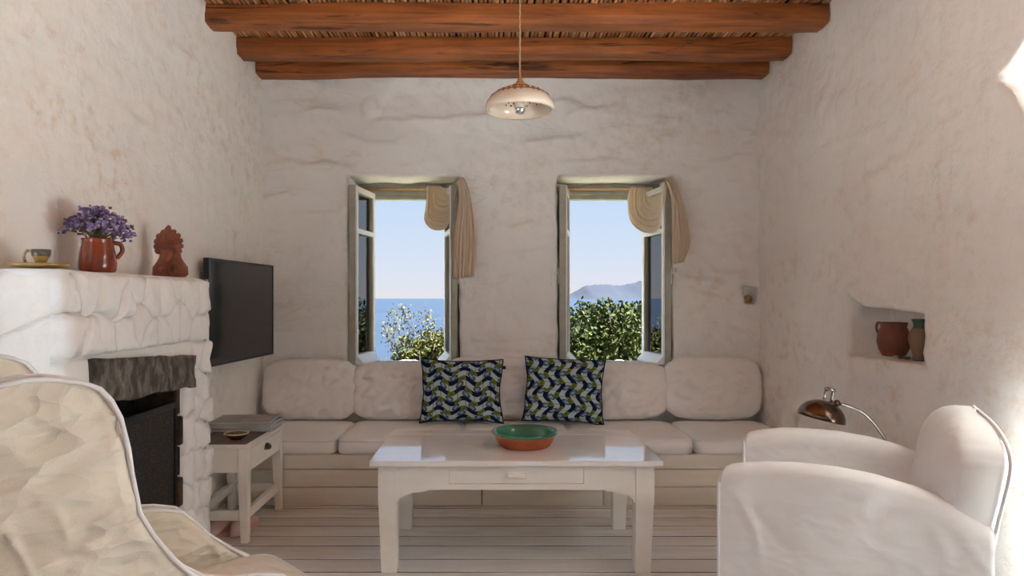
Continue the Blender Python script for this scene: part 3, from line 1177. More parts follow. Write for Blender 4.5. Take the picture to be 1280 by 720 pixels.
# ------------------------------------------------------------------ cushions
def box_cushion(w, d, h, seed, crown=0.012):
    """seat pad: w along x, d along y, bottom at z=0"""
    mb = MB()
    nu, nv = 28, 26
    r = 0.028
    rings = []

    def outline(inset, n=64):
        pts = []
        a, b = w / 2 - inset, d / 2 - inset
        rr = max(0.012, 0.045 - inset)
        for k in range(n):
            t = 2 * pi * k / n
            # superellipse
            e = 0.16
            c_, s_ = cos(t), sin(t)
            pts.append((a * math.copysign(abs(c_) ** e, c_), b * math.copysign(abs(s_) ** e, s_)))
        return pts
    sch = [(0.012, 0.0), (0.005, 0.006), (0.001, 0.018), (0.0, h * 0.5), (0.003, h - 0.016), (0.010, h - 0.006), (0.03, h + 0.001), (0.08, h + crown * 0.6), (0.16, h + crown)]
    for ins, z in sch:
        rings.append([(x + 0.003 * nz(x * 7, y * 7, seed), y + 0.003 * nz(x * 7, y * 7, seed + 3) - 0.005 * sin(pi * min(1, z / h)) * (1 if y < 0 else 0),
                       z + 0.004 * nz(x * 4, y * 4, seed + 8)) for x, y in outline(ins)])
    mb.loft(rings)
    pipe = MB().tube([(x * 1.004, y * 1.004, h - 0.012) for x, y in outline(0.002)] + [(outline(0.002)[0][0] * 1.004, outline(0.002)[0][1] * 1.004, h - 0.012)], 0.0035, 6)
    pipe2 = MB().tube([(x * 1.0, y * 1.0, 0.013) for x, y in outline(0.004)] + [(outline(0.004)[0][0], outline(0.004)[0][1], 0.013)], 0.0035, 6)
    return mb, pipe, pipe2


SB = [bx0, -0.827, -0.169, 0.437, 1.078, bx1]
seat_lab = ['cream seat pad in the corner behind the side table', 'cream seat pad behind the table end, second from the television',
            'cream seat pad in the middle of the bench below the patterned pillows', 'cream seat pad second from the niche wall on the bench', 'cream seat pad in the bench corner by the niche wall']
for k in range(5):
    a, b = SB[k] + 0.003, SB[k + 1] - 0.003
    y0, y1 = 3.598, 4.17
    root = empty('seat_cushion', ((a + b) / 2, (y0 + y1) / 2, 0.2727))
    mb, p1, p2 = box_cushion(b - a, y1 - y0, 0.085, 10.0 * k)
    mb.build('pad', M['seat_linen'], root, smooth=True)
    p1.build('piping', M['seat_linen'], root, smooth=True)
    p2.build('piping', M['seat_linen'], root, smooth=True)
    tag(root, seat_lab[k], 'cushion', 'bench seat pads')


def pillow(w, h, t, seed, pull=0.05, wr=0.010, power=0.42, square=2.4, corner=0.0):
    """standing pillow: width x, height z from 0, thickness y (front is -y)"""
    nu, nv = 40, 32
    mb = MB()
    uvs = []
    idx = {}
    for side in (-1, 1):
        for i in range(nu + 1):
            for j in range(nv + 1):
                u = -1 + 2 * i / nu
                v = -1 + 2 * j / nv
                edge = i in (0, nu) or j in (0, nv)
                if edge and side == 1:
                    idx[(side, i, j)] = idx[(-1, i, j)]
                    continue
                x = w / 2 * u * (1 - pull * (1 - v * v) * abs(u) ** 2 - corner * (u * u * v * v) ** 2)
                z = h / 2 * v * (1 - pull * (1 - u * u) * abs(v) ** 2 - corner * (u * u * v * v) ** 2)
                f = max(0.0, (1 - abs(u) ** square) * (1 - abs(v) ** square)) ** power
                y = side * t / 2 * f
                if not edge:
                    radial = sqrt(u * u + v * v)
                    y += side * -wr * f * (0.9 * abs(nz(u * 2.2 + seed, v * 2.6, seed)) + 1.0 * max(0, nz(u * 4.5 + v * 3, v * 5 - u * 2, seed + side)) * radial + 0.7 * (1 - abs(nz(u * 3.1 - v * 1.8, v * 1.6 + u, seed + 17))) ** 4)
                x += 0.006 * nz(u * 2, v * 2, seed + 3)
                z += 0.008 * nz(u * 2, v * 2, seed + 6)
                idx[(side, i, j)] = mb.vert((x, y, z + h / 2))
                uvs.append(((u + 1) / 2, (v + 1) / 2))
    for side in (-1, 1):
        for i in range(nu):
            for j in range(nv):
                q = (idx[(side, i, j)], idx[(side, i + 1, j)], idx[(side, i + 1, j + 1)], idx[(side, i, j + 1)])
                mb.f.append(q if side == -1 else tuple(reversed(q)))
    mb.uv = uvs
    rim = [mb.v[idx[(-1, i, 0)]] for i in range(nu + 1)] + [mb.v[idx[(-1, nu, j)]] for j in range(1, nv + 1)] + \
          [mb.v[idx[(-1, i, nv)]] for i in range(nu - 1, -1, -1)] + [mb.v[idx[(-1, 0, j)]] for j in range(nv - 1, -1, -1)]
    return mb, rim


back_lab = ['cream back cushion in the corner under the television', 'cream back cushion under the sea-view window, beside the corner one',
            'cream back cushion mostly hidden between the two patterned pillows', 'rumpled cream back cushion beside the tilted patterned pillow, under the hill-view window',
            'cream back cushion in the corner beside the niche wall']
# (x left, x right, y top) in the photo at depth ~4.1
BC = [(313, 438, 452), (434, 546, 456), (541, 662, 449), (656, 845, 456), (837, 966, 449)]
BC = [(313, 435, 452), (437, 543, 456), (546, 721, 450), (724, 838, 456), (841, 966, 449)]
for k, (xa, xb, yt) in enumerate(BC):
    d = 4.10
    w = (xb - xa) * d / FPX * 0.965
    xc = ((xa + xb) / 2 - 615) * d / FPX
    xc = max(bx0 + w / 2 + 0.005, min(bx1 - w / 2 - 0.002, xc))
    zt = 1.1 - (yt - 373) * 4.13 / FPX
    zb_ = 0.376
    h = zt - zb_
    root = empty('back_cushion', (xc, 4.122, zb_))
    root.rotation_euler = (radians(-5), radians((0.6, -0.8, 0.4, -0.9, 0.5)[k]), radians((1.0, -1.0, 0, 0.6, -1.0)[k]))
    mb, rim = pillow(w, h + 0.012, 0.165, 21.0 + 5 * k, pull=-0.03, wr=0.034, power=0.47, square=2.4, corner=0.16)
    mb.build('cover', M['linen'], root, smooth=True)
    MB().tube(rim, 0.003, 6, cap=False).build('seam', M['linen'], root, smooth=True)
    tag(root, back_lab[k], 'cushion', 'bench back cushions')

M['print_h'] = print_mat('wax_print_across', False, 6.6, 3.3)
M['print_v'] = print_mat('wax_print_upright', True, 7.4, 3.0)
M['navy_edge'] = pmat('navy_piping', lin(24, 34, 58), rough=0.8)
for (nm, xc, rz, ry, w, h, mat, lab) in (
        ('throw_pillow', (577 - 615) * 3.97 / FPX, 0.0, radians(0.5), 0.485, 0.372, M['print_h'], 'navy, green and pale blue print pillow with waves running across'),
        ('throw_pillow', (703 - 615) * 3.97 / FPX, 0.0, radians(3.0), 0.475, 0.378, M['print_v'], 'navy, green and pale blue print pillow with waves running upright, slightly tilted')):
    root = empty(nm, (xc, 3.945, 0.379))
    root.rotation_euler = (radians(-9), ry, rz)
    mb, rim = pillow(w, h, 0.13, 40 + xc * 30, pull=0.085, wr=0.012, power=0.5, square=2.2)
    mb.build('cover', mat, root, smooth=True)
    MB().tube(rim, 0.004, 6, cap=False).build('piping', M['navy_edge'], root, smooth=True)
    if ry < radians(1):
        MB().box(w / 2 - 0.012, w / 2 + 0.012, -0.002, 0.002, h * 0.84, h * 0.89).build('label_tab', M['navy_edge'], root)
    tag(root, lab, 'pillow', 'patterned pillows')


# ------------------------------------------------------------------ coffee table
def coffee_table():
    X0, X1, Y0, Y1, ZT = -0.487, 0.679, 2.700, 3.333, 0.456
    cx, cy = (X0 + X1) / 2, (Y0 + Y1) / 2
    root = empty('coffee_table', (cx, cy, 0))
    hx, hy = (X1 - X0) / 2, (Y1 - Y0) / 2
    MB().box(-hx, hx, -hy, hy - 0.105, ZT - 0.022, ZT).build('table_top', M['table_top'], root, bevel=0.003)
    MB().box(-hx, hx, hy - 0.103, hy, ZT - 0.022, ZT).build('table_top', M['table_top'], root, bevel=0.003)
    lw = 0.074
    ix, iy = hx - 0.032, hy - 0.018
    zt = ZT - 0.0225
    for sx in (-1, 1):
        for sy in (-1, 1):
            xa, xb = sorted((sx * ix, sx * (ix - lw)))
            ya, yb = sorted((sy * iy, sy * (iy - lw)))
            # taper on the outer faces below the apron
            dx = sx * 0.012
            dy = sy * 0.010
            top = [(xa, ya, zt), (xb, ya, zt), (xb, yb, zt), (xa, yb, zt)]
            mid = [(xa, ya, 0.32), (xb, ya, 0.32), (xb, yb, 0.32), (xa, yb, 0.32)]
            xa2, xb2 = (xa, xb - dx) if sx > 0 else (xa - dx, xb)
            ya2, yb2 = (ya, yb - dy) if sy > 0 else (ya - dy, yb)
            bot = [(xa2, ya2, 0.001), (xb2, ya2, 0.001), (xb2, yb2, 0.001), (xa2, yb2, 0.001)]
            MB().loft([bot, mid, top]).build('leg', M['white_paint'], root, bevel=0.003)
    za = ZT - 0.022 - 0.098
    # aprons
    fx = ix - lw
    fy = iy - 0.006
    dx0, dx1 = px(562, 590, 2.72).x - cx, px(729.5, 590, 2.72).x - cx
    m = MB()
    m.box(-fx, dx0 - 0.002, -fy, -fy + 0.022, za, zt)
    m.box(dx1 + 0.002, fx, -fy, -fy + 0.022, za, zt)
    m.box(dx0 - 0.002, dx1 + 0.002, -fy, -fy + 0.022, za, za + 0.023)
    m.build('apron', M['white_paint'], root)
    dw = empty('drawer', ((dx0 + dx1) / 2, -fy, za + 0.025))
    dw.parent = root
    wdw = (dx1 - dx0) / 2
    MB().box(-wdw, wdw, -0.001, 0.018, 0, zt - za - 0.027).build('drawer_front', M['white_paint'], dw, bevel=0.0015)
    MB().box(-0.038, 0.038, -0.020, -0.001, 0.026, 0.045).build('pull', M['white_paint'], dw, bevel=0.004)
    MB().box(-wdw + 0.01, wdw - 0.01, 0.018, 0.4, 0.002, 0.06).build('drawer_box', M['bench_paint'], dw)
    MB().box(-fx, fx, fy - 0.022, fy, za, zt).build('apron', M['white_paint'], root)
    for s in (-1, 1):
        a, b = sorted((s * (ix - 0.006), s * (ix - 0.028)))
        MB().box(a, b, -(iy - lw), iy - lw, za, zt).build('apron', M['white_paint'], root)
    # curved brackets
    for sy in (-1, 1):
        for s in (-1, 1):
            pts = [(0, 0), (0.122, 0)]
            for k in range(9):
                t = k / 8 * pi / 2
                pts.append((0.112 * (1 - sin(t)) + 0.006, -0.052 + 0.044 * (cos(t))) if False else (0.118 - 0.112 * sin(t), -0.008 - 0.044 * (1 - cos(t))))
            pts.append((0, -0.052))
            rr = [[(s * (-fx + p[0]) if True else 0, sy * (fy - 0.001) if q == 0 else sy * (fy - 0.021), za + p[1]) for p in pts] for q in (0, 1)]
            MB().loft(rr).build('bracket', M['white_paint'], root, recalc=True)
    tag(root, 'white painted coffee table with a shallow drawer and curved brackets', 'coffee table')


coffee_table()

# bowl
b = empty('bowl', (0.143, 2.985, 0.4565))
MB().lathe([(0.0, 0.0), (0.104, 0.0), (0.112, 0.006), (0.126, 0.030), (0.137, 0.052), (0.135, 0.054)], 48).build('clay_body', M['terracotta'], b, smooth=True)
MB().lathe([(0.136, 0.050), (0.144, 0.056), (0.146, 0.063), (0.142, 0.068), (0.134, 0.066), (0.126, 0.050), (0.116, 0.026), (0.100, 0.014), (0.0, 0.010)], 48).build('glazed_inside', M['green_glaze'], b, smooth=True)
tag(b, 'terracotta bowl glazed green inside on the coffee table', 'bowl')


# ------------------------------------------------------------------ pendant lamp
def pendant():
    X, Y, Z = 0.123, 3.0, 1.94
    root = empty('pendant_lamp', (X, Y, Z))
    R = 0.152
    prof = [(0.138, -0.014), (0.147, -0.018), (0.152, -0.012), (R, 0.004), (0.146, 0.022), (0.128, 0.046), (0.100, 0.066), (0.066, 0.080), (0.036, 0.087), (0.026, 0.092)]
    tan = [(0.128, 0.0462), (0.100, 0.0665), (0.066, 0.0805), (0.036, 0.0875), (0.024, 0.1)]
    inner = [(0.138, -0.014), (0.141, 0.004), (0.136, 0.020), (0.118, 0.040), (0.090, 0.057), (0.030, 0.078), (0.0, 0.08)]
    MB().lathe(prof, 56).build('shade', M['ceramic'], root, smooth=True)
    MB().lathe(inner, 56).build('shade_lining', M['ceramic'], root, smooth=True)
    MB().lathe([(r + 0.0008, z + 0.0008) for r, z in tan], 56).build('tan_crown', M['ceramic_tan'], root, smooth=True)
    # pierced pattern
    ho = MB()
    for ring, (r, z, nn) in enumerate(((0.111, 0.0585, 26), (0.128, 0.0445, 30), (0.119, 0.0395, 30), (0.105, 0.048, 26), (0.092, 0.0555, 22))):
        for k in range(nn):
            if ring >= 1 and k % 6 == 5:
                continue
            a = 2 * pi * (k + 0.5 * (ring % 2)) / nn
            hole = MB()
            c = Vector((r * cos(a), r * sin(a), z))
            nrm = Vector((0.5 * cos(a), 0.5 * sin(a), 1 if ring == 0 else 0.9)).normalized()
            hgt = 0.004
            if ring == 0:
                MBt = None
                ho_l.tube([c - nrm * 0.001, c + nrm * 0.0035], 0.0045, 6)
            else:
                ho.tube([c + nrm * 0.002, c - nrm * hgt], 0.0042 if k % 2 else 0.0032, 5)
    ho.build('pierced_holes', M['hole'], root, kind='stuff')
    ho_l.build('studs', M['ceramic'], root, kind='stuff')
    MB().lathe([(0.032, 0.088), (0.034, 0.098), (0.022, 0.104), (0.012, 0.116), (0.010, 0.130), (0.006, 0.134)], 24).build('cap', M['ceramic_tan'], root, smooth=True)
    top = ZC - 0.02 - Z
    MB().tube([(0.0008 * sin(k * 1.9), 0.0008 * cos(k * 1.9), 0.13 + (top - 0.13) * k / 40) for k in range(41)], 0.004, 8).build('cord', M['cordc'], root, smooth=True)
    MB().lathe([(0.008, 0.08), (0.02, 0.075), (0.022, 0.03), (0.03, 0.008), (0.028, 0.006), (0.0, 0.02)], 24).build('lampholder', M['sleeve'], root, smooth=True)
    bl = empty('bulb', (0, 0, -0.008))
    bl.parent = root
    MB().lathe([(0.0, -0.024), (0.012, -0.022), (0.021, -0.014), (0.0245, -0.002), (0.0245, 0.002)], 24).build('mirrored_tip', M['bulb'], bl, smooth=True)
    MB().lathe([(0.0245, 0.002), (0.022, 0.014), (0.014, 0.026), (0.01, 0.034)], 24).build('bulb_neck', M['bulb_glass'], bl, smooth=True)
    tag(root, 'cream and tan pierced ceramic pendant lamp on a twisted cord', 'pendant lamp')


ho_l = MB()
pendant()


# ------------------------------------------------------------------ television
def television():
    a = Vector((-1.372, 3.29, 0))
    b = Vector((-1.318, 4.10, 0))
    L = (b - a).length
    ang = math.atan2(b.y - a.y, b.x - a.x)
    root = empty('television', (a.x, a.y, 0.766), ang)
    H = 0.531
    # local x along the set, screen faces -y (toward +X in the room)
    MB().box(0, L, 0.0, 0.022, 0, H).build('casing', M['tv_black'], root, bevel=0.003)
    m = MB()
    bz = 0.010
    for (x0, x1, z0, z1) in ((0, L, 0, 0.016), (0, L, H - bz, H), (0, bz, 0.016, H - bz), (L - bz, L, 0.016, H - bz)):
        m.box(x0, x1, -0.006, 0.0, z0, z1)
    m.build('bezel', M['tv_black'], root, bevel=0.0015)
    MB().box(bz, L - bz, -0.003, -0.0005, 0.016, H - bz).build('screen', M['screen'], root)
    m = MB()
    m.box(0.25, 0.55, 0.022, 0.036, 0.12, 0.40)
    m.build('wall_bracket', M['iron'], root)
    tag(root, 'flat black television mounted on the wall beside the fireplace', 'television')


television()


# ------------------------------------------------------------------ fireplace
FX, FY0, FY1, FZ = -1.19, 1.90, 2.90, 1.182
fire = empty('fireplace', (FX - 0.1, 2.4, 0))


def voronoi(x0, x1, y0, y1, sx, sy, seed):
    rnd = random.Random(seed)
    nx = max(1, round((x1 - x0) / sx))
    ny = max(1, round((y1 - y0) / sy))
    pts = []
    for i in range(nx):
        for j in range(ny):
            pts.append(Vector((x0 + (x1 - x0) * (i + 0.5 + rnd.uniform(-.36, .36)) / nx, y0 + (y1 - y0) * (j + 0.5 + rnd.uniform(-.36, .36)) / ny)))
    cells = []
    for p in pts:
        poly = [Vector((x0, y0)), Vector((x1, y0)), Vector((x1, y1)), Vector((x0, y1))]
        for q in pts:
            if q is p:
                continue
            mid = (p + q) / 2
            nrm = q - p
            out = []
            for k in range(len(poly)):
                a, b = poly[k], poly[(k + 1) % len(poly)]
                da, db = (a - mid).dot(nrm), (b - mid).dot(nrm)
                if da <= 0:
                    out.append(a)
                if da * db < 0:
                    out.append(a + (b - a) * (da / (da - db)))
            poly = out
            if len(poly) < 3:
                break
        if len(poly) >= 3:
            cells.append(poly)
    return cells


def stone_mesh(poly, depth, seed, gap=0.004):
    """rough cobble from a polygon; local plane x,y, proud along z"""
    c = sum(poly, Vector((0, 0))) / len(poly)
    # resample outline
    per = []
    for k in range(len(poly)):
        a, b = poly[k], poly[(k + 1) % len(poly)]
        n = max(1, int((b - a).length / 0.03))
        for q in range(n):
            per.append(a.lerp(b, q / n))
    rings = []
    for inset, z in ((gap, -0.02), (gap, depth * 0.35), (gap + 0.010, depth * 0.85), (gap + 0.028, depth)):
        ring = []
        for p in per:
            d = p - c
            L = d.length
            f = max(0.15, (L - inset) / L)
            q = c + d * f
            j = 0.004
            ring.append((q.x + j * nz(p.x * 23, p.y * 23, seed), q.y + j * nz(p.x * 23, p.y * 23, seed + 5), z + (0.012 * nz(p.x * 14, p.y * 14, seed + 9) if z > 0 else 0)))
        rings.append(ring)
    mb = MB().loft(rings, False, False)
    n = len(per)
    ci = mb.vert((c.x, c.y, depth * 1.05 + 0.01 * nz(c.x * 9, c.y * 9, seed)))
    o = 3 * n
    for k in range(n):
        mb.f.append((o + k, o + (k + 1) % n, ci))
    return mb


def fireplace():
    ox, oy = fire.location.x, fire.location.y
    oa, ob, oz = 2.12, 2.655, 0.775

    def B(mb, x0, x1, y0, y1, z0, z1):
        return mb.box(x0 - ox, x1 - ox, y0 - oy, y1 - oy, z0, z1)
    xw = XL + 0.03
    xf = FX - 0.022
    # core: two piers and the breast above
    core = MB()
    B(core, xw, xf, FY0 + 0.015, oa, 0.0, FZ - 0.02)
    B(core, xw, xf, ob, FY1 - 0.02, 0.0, FZ - 0.02)
    B(core, xw, xf, oa, ob, oz, FZ - 0.02)
    core.build('mortar_core', M['mortar'], fire)
    B(MB(), xw, xw + 0.02, oa, ob, 0.0, oz).build('firebox_back', M['soot'], fire)
    B(MB(), xw, xf + 0.03, oa, ob, 0.001, 0.06).build('hearth', M['soot'], fire)
    # sooty lining of the far jamb, ragged
    for k in range(6):
        z0 = 0.06 + k * 0.118
        m = MB()
        B(m, xw + 0.02, xf + 0.012 - 0.012 * (k % 2), ob - 0.018 - 0.006 * (k % 3), ob + 0.002, z0, z0 + 0.112)
        m.build('jamb_stone', M['rust'], fire, bevel=0.008)
    # mantel slab, uneven plaster
    m = MB()
    n1, n2 = 40, 8
    for i in range(n1 + 1):
        yy = FY0 + 0.012 + (FY1 - FY0 - 0.02) * i / n1
        ring = []
        zt = FZ + 0.0 + 0.005 * nz(yy * 4, 2)
        xe = FX - 0.014 + 0.006 * nz(yy * 6, 1)
        for (x_, z_) in ((xw, FZ - 0.03), (xe - 0.01, FZ - 0.03), (xe, FZ - 0.018), (xe - 0.004, zt - 0.006), (xe - 0.016, zt), (xw, zt)):
            ring.append((x_ - ox, yy - oy, z_))
        m.loft([ring], False, False) if False else None
        for p in ring:
            m.vert(p)
    for i in range(n1):
        for j in range(6):
            a = i * 6 + j
            b = i * 6 + (j + 1) % 6
            m.quad(a, b, b + 6, a + 6)
    m.f.append(tuple(range(5, -1, -1)))
    m.f.append(tuple(n1 * 6 + j for j in range(6)))
    m.build('mantel_top', M['stone_white'], fire, smooth=True, recalc=True)
    # stones on the face toward the room (plane y, z)
    cnt = 0
    for (y0, y1, z0, z1, sx, sz, sd) in ((FY0, FY1, 0.925, FZ - 0.004, 0.095, 0.125, 3), (FY0, 2.035, 0.0, 0.925, 0.13, 0.135, 5), (2.745, FY1, 0.0, 0.925, 0.10, 0.11, 6),
                                         (2.655, 2.745, 0.0, 0.765, 0.09, 0.12, 8), (2.035, 2.115, 0.0, 0.765, 0.08, 0.13, 9)):
        for poly in voronoi(y0, y1, z0, z1, sx, sz, sd):
            # local (y, z) -> world: x = depth
            dp = random.uniform(0.016, 0.036)
            mb = stone_mesh([Vector((p.x, p.y)) for p in poly], dp, cnt * 1.7)
            mb.v = [(xf + v[2] - ox, v[0] - oy, v[1]) for v in mb.v]
            mb.build('stone', M['stone_white'], fire, smooth=True, recalc=True)
            cnt += 1
    # stones that make the scalloped far corner
    z0 = 0.0
    rnd = random.Random(4)
    while z0 < FZ - 0.05:
        h = rnd.uniform(0.06, 0.12)
        h = min(h, FZ - z0)
        xm = (xw + xf) / 2
        hw = (xf - xw) / 2
        mb = stone_mesh([Vector((xm - hw, z0)), Vector((xm + hw + 0.018, z0)), Vector((xm + hw + 0.018, z0 + h)), Vector((xm - hw, z0 + h))], rnd.uniform(0.012, 0.03), z0 * 30)
        mb.v = [(v[0] - ox, FY1 - 0.022 + v[2] - oy, v[1]) for v in mb.v]
        mb.build('stone', M['stone_white'], fire, smooth=True, recalc=True)
        z0 += h
    # large flat stones on the end toward the viewer
    for poly in voronoi(xw, xf + 0.012, 0.0, FZ - 0.004, 0.24, 0.16, 14):
        mb = stone_mesh(poly, rnd.uniform(0.006, 0.012), rnd.uniform(0, 50), 0.002)
        mb.v = [(v[0] - ox, FY0 + 0.016 - v[2] - oy, v[1]) for v in mb.v]
        mb.build('stone', M['mortar'], fire, smooth=True, recalc=True)
    # lintel: one long dark stone
    m = MB()
    ny, nr = 44, 20
    rings = []
    for i in range(ny + 1):
        yy = 2.045 + 0.685 * i / ny
        zt = 0.918 - 0.045 * (i / ny) + 0.006 * nz(yy * 9, 3)
        zb_ = 0.782 - 0.035 * (i / ny) + 0.014 * nz(yy * 6, 8)
        ring = []
        pts = []
        for q in range(6):
            pts.append((xf - 0.10 + 0.13 * q / 5, zb_))
        for q in range(1, 9):
            pts.append((xf + 0.03, zb_ + (zt - zb_) * q / 9))
        for q in range(6):
            pts.append((xf + 0.03 - 0.13 * q / 5, zt))
        for (x_, z_) in pts:
            r_ = 0.016 * nz(yy * 12, z_ * 12, x_ * 12) + 0.008 * nz(yy * 34, z_ * 34, 4)
            ring.append((x_ + r_ - ox, yy - oy, z_ + 0.4 * r_))
        rings.append(ring)
    m.loft(rings)
    o = m.build('lintel_stone', M['lintel'], fire, smooth=True, recalc=True)
    o['label'] = 'dark rough stone lintel'
    tag(fire, 'whitewashed stone fireplace with a dark lintel stone', 'fireplace')


fireplace()

# fire screen
fs = empty('fire_screen', (-1.222, 2.40, 0.0615))
m = MB()
for (y0, y1, z0, z1) in ((-0.235, -0.217, 0, 0.64), (0.217, 0.235, 0, 0.64), (-0.217, 0.217, 0.618, 0.64), (-0.217, 0.217, 0, 0.022)):
    m.box(-0.008, 0.008, y0, y1, z0, z1)
m.build('frame', M['iron'], fs, bevel=0.002)
MB().box(-0.002, 0.002, -0.217, 0.217, 0.022, 0.618).build('mesh_panel', M['mesh'], fs)
tag(fs, 'black framed mesh fire screen standing in the fireplace', 'fire screen')


# mantel objects
def mantel_things():
    # cup and saucer
    s = empty('saucer', (-1.318, 1.985, FZ + 0.006))
    MB().lathe([(0.0, 0.0), (0.046, 0.0), (0.076, 0.005), (0.080, 0.010), (0.078, 0.013), (0.048, 0.008), (0.0, 0.007)], 36, sx=1.0, sy=0.9).build('plate', M['mustard'], s, smooth=True)
    tag(s, 'mustard yellow oval saucer at the end of the mantel', 'saucer')
    c = empty('cup', (-1.312, 1.985, FZ + 0.0135))
    c.scale = (0.74, 0.74, 0.78)
    MB().lathe([(0.0, 0.0), (0.022, 0.0), (0.024, 0.004), (0.019, 0.010), (0.022, 0.020), (0.031, 0.036), (0.033, 0.044), (0.0305, 0.044), (0.028, 0.036), (0.018, 0.018), (0.0, 0.014)], 32).build('body', M['mustard'], c, smooth=True)
    MB().lathe([(0.0302, 0.034), (0.0325, 0.040), (0.0342, 0.058), (0.0335, 0.060), (0.0318, 0.058), (0.029, 0.040)], 32).build('rim_band', M['cup_dark'], c, smooth=True)
    pts = [Vector((-0.026, 0, 0.034)), Vector((-0.036, 0, 0.052)), Vector((-0.056, 0, 0.055)), Vector((-0.068, 0, 0.036)), Vector((-0.060, 0, 0.012)), Vector((-0.046, 0, 0.002))]
    MB().tube(catmull(pts, 24), 0.0055, 8).build('handle', M['cup'], c, smooth=True)
    tag(c, 'small speckled stoneware cup with a looped handle on the saucer', 'cup')
    # jug of statice
    j = empty('flower_jug', (-1.300, 2.25, FZ + 0.004))
    MB().lathe([(0.0, 0.0), (0.050, 0.0), (0.055, 0.006), (0.0565, 0.030), (0.053, 0.062), (0.047, 0.092), (0.046, 0.104), (0.049, 0.110), (0.047, 0.111), (0.044, 0.106), (0.044, 0.09), (0.0, 0.08)], 40).build('jug_body', M['red_glaze'], j, smooth=True)
    pts = [Vector((0.036, 0.028, 0.100)), Vector((0.052, 0.042, 0.095)), Vector((0.056, 0.045, 0.072)), Vector((0.044, 0.034, 0.048))]
    MB().tube(catmull(pts, 16), 0.0075, 8).build('handle', M['red_glaze'], j, smooth=True)
    tag(j, 'glazed red brown jug holding dried purple flowers on the mantel', 'jug')
    bq = empty('flower_bunch', (-1.300, 2.25, FZ + 0.004))
    rnd = random.Random(21)
    st = MB()
    fl = [MB(), MB(), MB()]
    heads = []
    for k in range(64):
        a = rnd.uniform(0, 2 * pi)
        sp = rnd.uniform(0.0, 1.0) ** 0.6
        tip = Vector((sp * 0.105 * cos(a), sp * 0.085 * sin(a), 0.115 + 0.082 * (1 - sp * sp * 0.85) + rnd.uniform(-0.014, 0.016)))
        base = Vector((rnd.uniform(-.02, .02), rnd.uniform(-.02, .02), 0.09))
        st.tube(catmull([base, base.lerp(tip, 0.5) + Vector((0, 0, 0.012)), tip], 5), 0.0012, 4)
        heads.append(tip)
    for h in heads:
        for q in range(11):
            p = h + Vector((rnd.gauss(0, .010), rnd.gauss(0, .010), rnd.gauss(0, .008)))
            g = fl[rnd.choice((0, 0, 1, 1, 2))]
            g.sphere(p, rnd.uniform(0.0040, 0.0070), 5, 4, (1, 1, rnd.uniform(.6, 1.1)))
    st.build('stems', M['stem'], bq, kind='stuff')
    fl[0].build('violet_florets', M['petal'], bq, kind='stuff')
    fl[1].build('pale_florets', M['petal2'], bq, kind='stuff')
    fl[2].build('dry_bracts', M['dry'], bq, kind='stuff')
    tag(bq, 'bunch of dried purple statice standing in the red brown jug', 'flowers')
    # palmette antefix: plump base with two scrolls, fan of leaves
    a = empty('antefix', (-1.300, 2.765, FZ + 0.004), radians(-12))
    m = MB()
    prof = [(0.0, 0.064), (0.010, 0.078), (0.040, 0.076), (0.062, 0.060), (0.080, 0.048), (0.110, 0.043), (0.140, 0.036), (0.152, 0.02)]
    rings = []
    for z, w in prof:
        dpt = 0.042 if z < 0.06 else 0.026
        if z == 0.0:
            dpt = 0.036
        rings.append([(w * cos(t) - (0.004), dpt * sin(t), z) for t in [2 * pi * q / 24 for q in range(24)]])
    m.loft(rings)
    m.build('body', M['clay'], a, smooth=True)
    # leaves of the fan, biggest at the top
    for k in range(11):
        t = radians(-105 + 21 * k)
        L = 0.064 + 0.014 * cos(t) + (0.012 if k == 5 else 0)
        base = Vector((-0.002, -0.010, 0.118))
        d = Vector((sin(t), 0, cos(t)))
        tip = base + d * L
        m = MB()
        pts = [base + d * (L * q / 6) + Vector((0, -0.010 * sin(pi * q / 6), 0)) for q in range(7)]
        m.tube(pts, [0.004, 0.008, 0.0115, 0.0145, 0.0155, 0.0135, 0.006], 8)
        m.build('leaf', M['clay'], a, smooth=True)
    for s in (-1, 1):
        c = Vector((0.012 + s * 0.029, -0.040, 0.030))
        sp = [c + Vector((cos(q * 0.45) * (0.026 - 0.0012 * q), 0, sin(q * 0.45) * (0.026 - 0.0012 * q))) for q in range(17)]
        MB().tube(sp, 0.0048, 6).build('scroll', M['clay'], a, smooth=True)
        MB().sphere(c, 0.008, 10, 6).build('scroll_eye', M['clay'], a, smooth=True)
    m = MB()
    m.loft([[(-0.03, -0.028, 0.112), (0.034, -0.028, 0.112), (0.026, -0.028, 0.075), (0.014, -0.036, 0.058), (0.0, -0.036, 0.06), (-0.016, -0.03, 0.08)],
            [(-0.02, -0.042, 0.108), (0.026, -0.042, 0.108), (0.02, -0.044, 0.078), (0.012, -0.046, 0.066), (0.004, -0.046, 0.068), (-0.008, -0.044, 0.082)]])
    m.build('heart_boss', M['clay'], a, smooth=False, bevel=0.004, recalc=True)
    tag(a, 'brown clay palmette ornament with two scrolls on the mantel', 'ornament')


mantel_things()


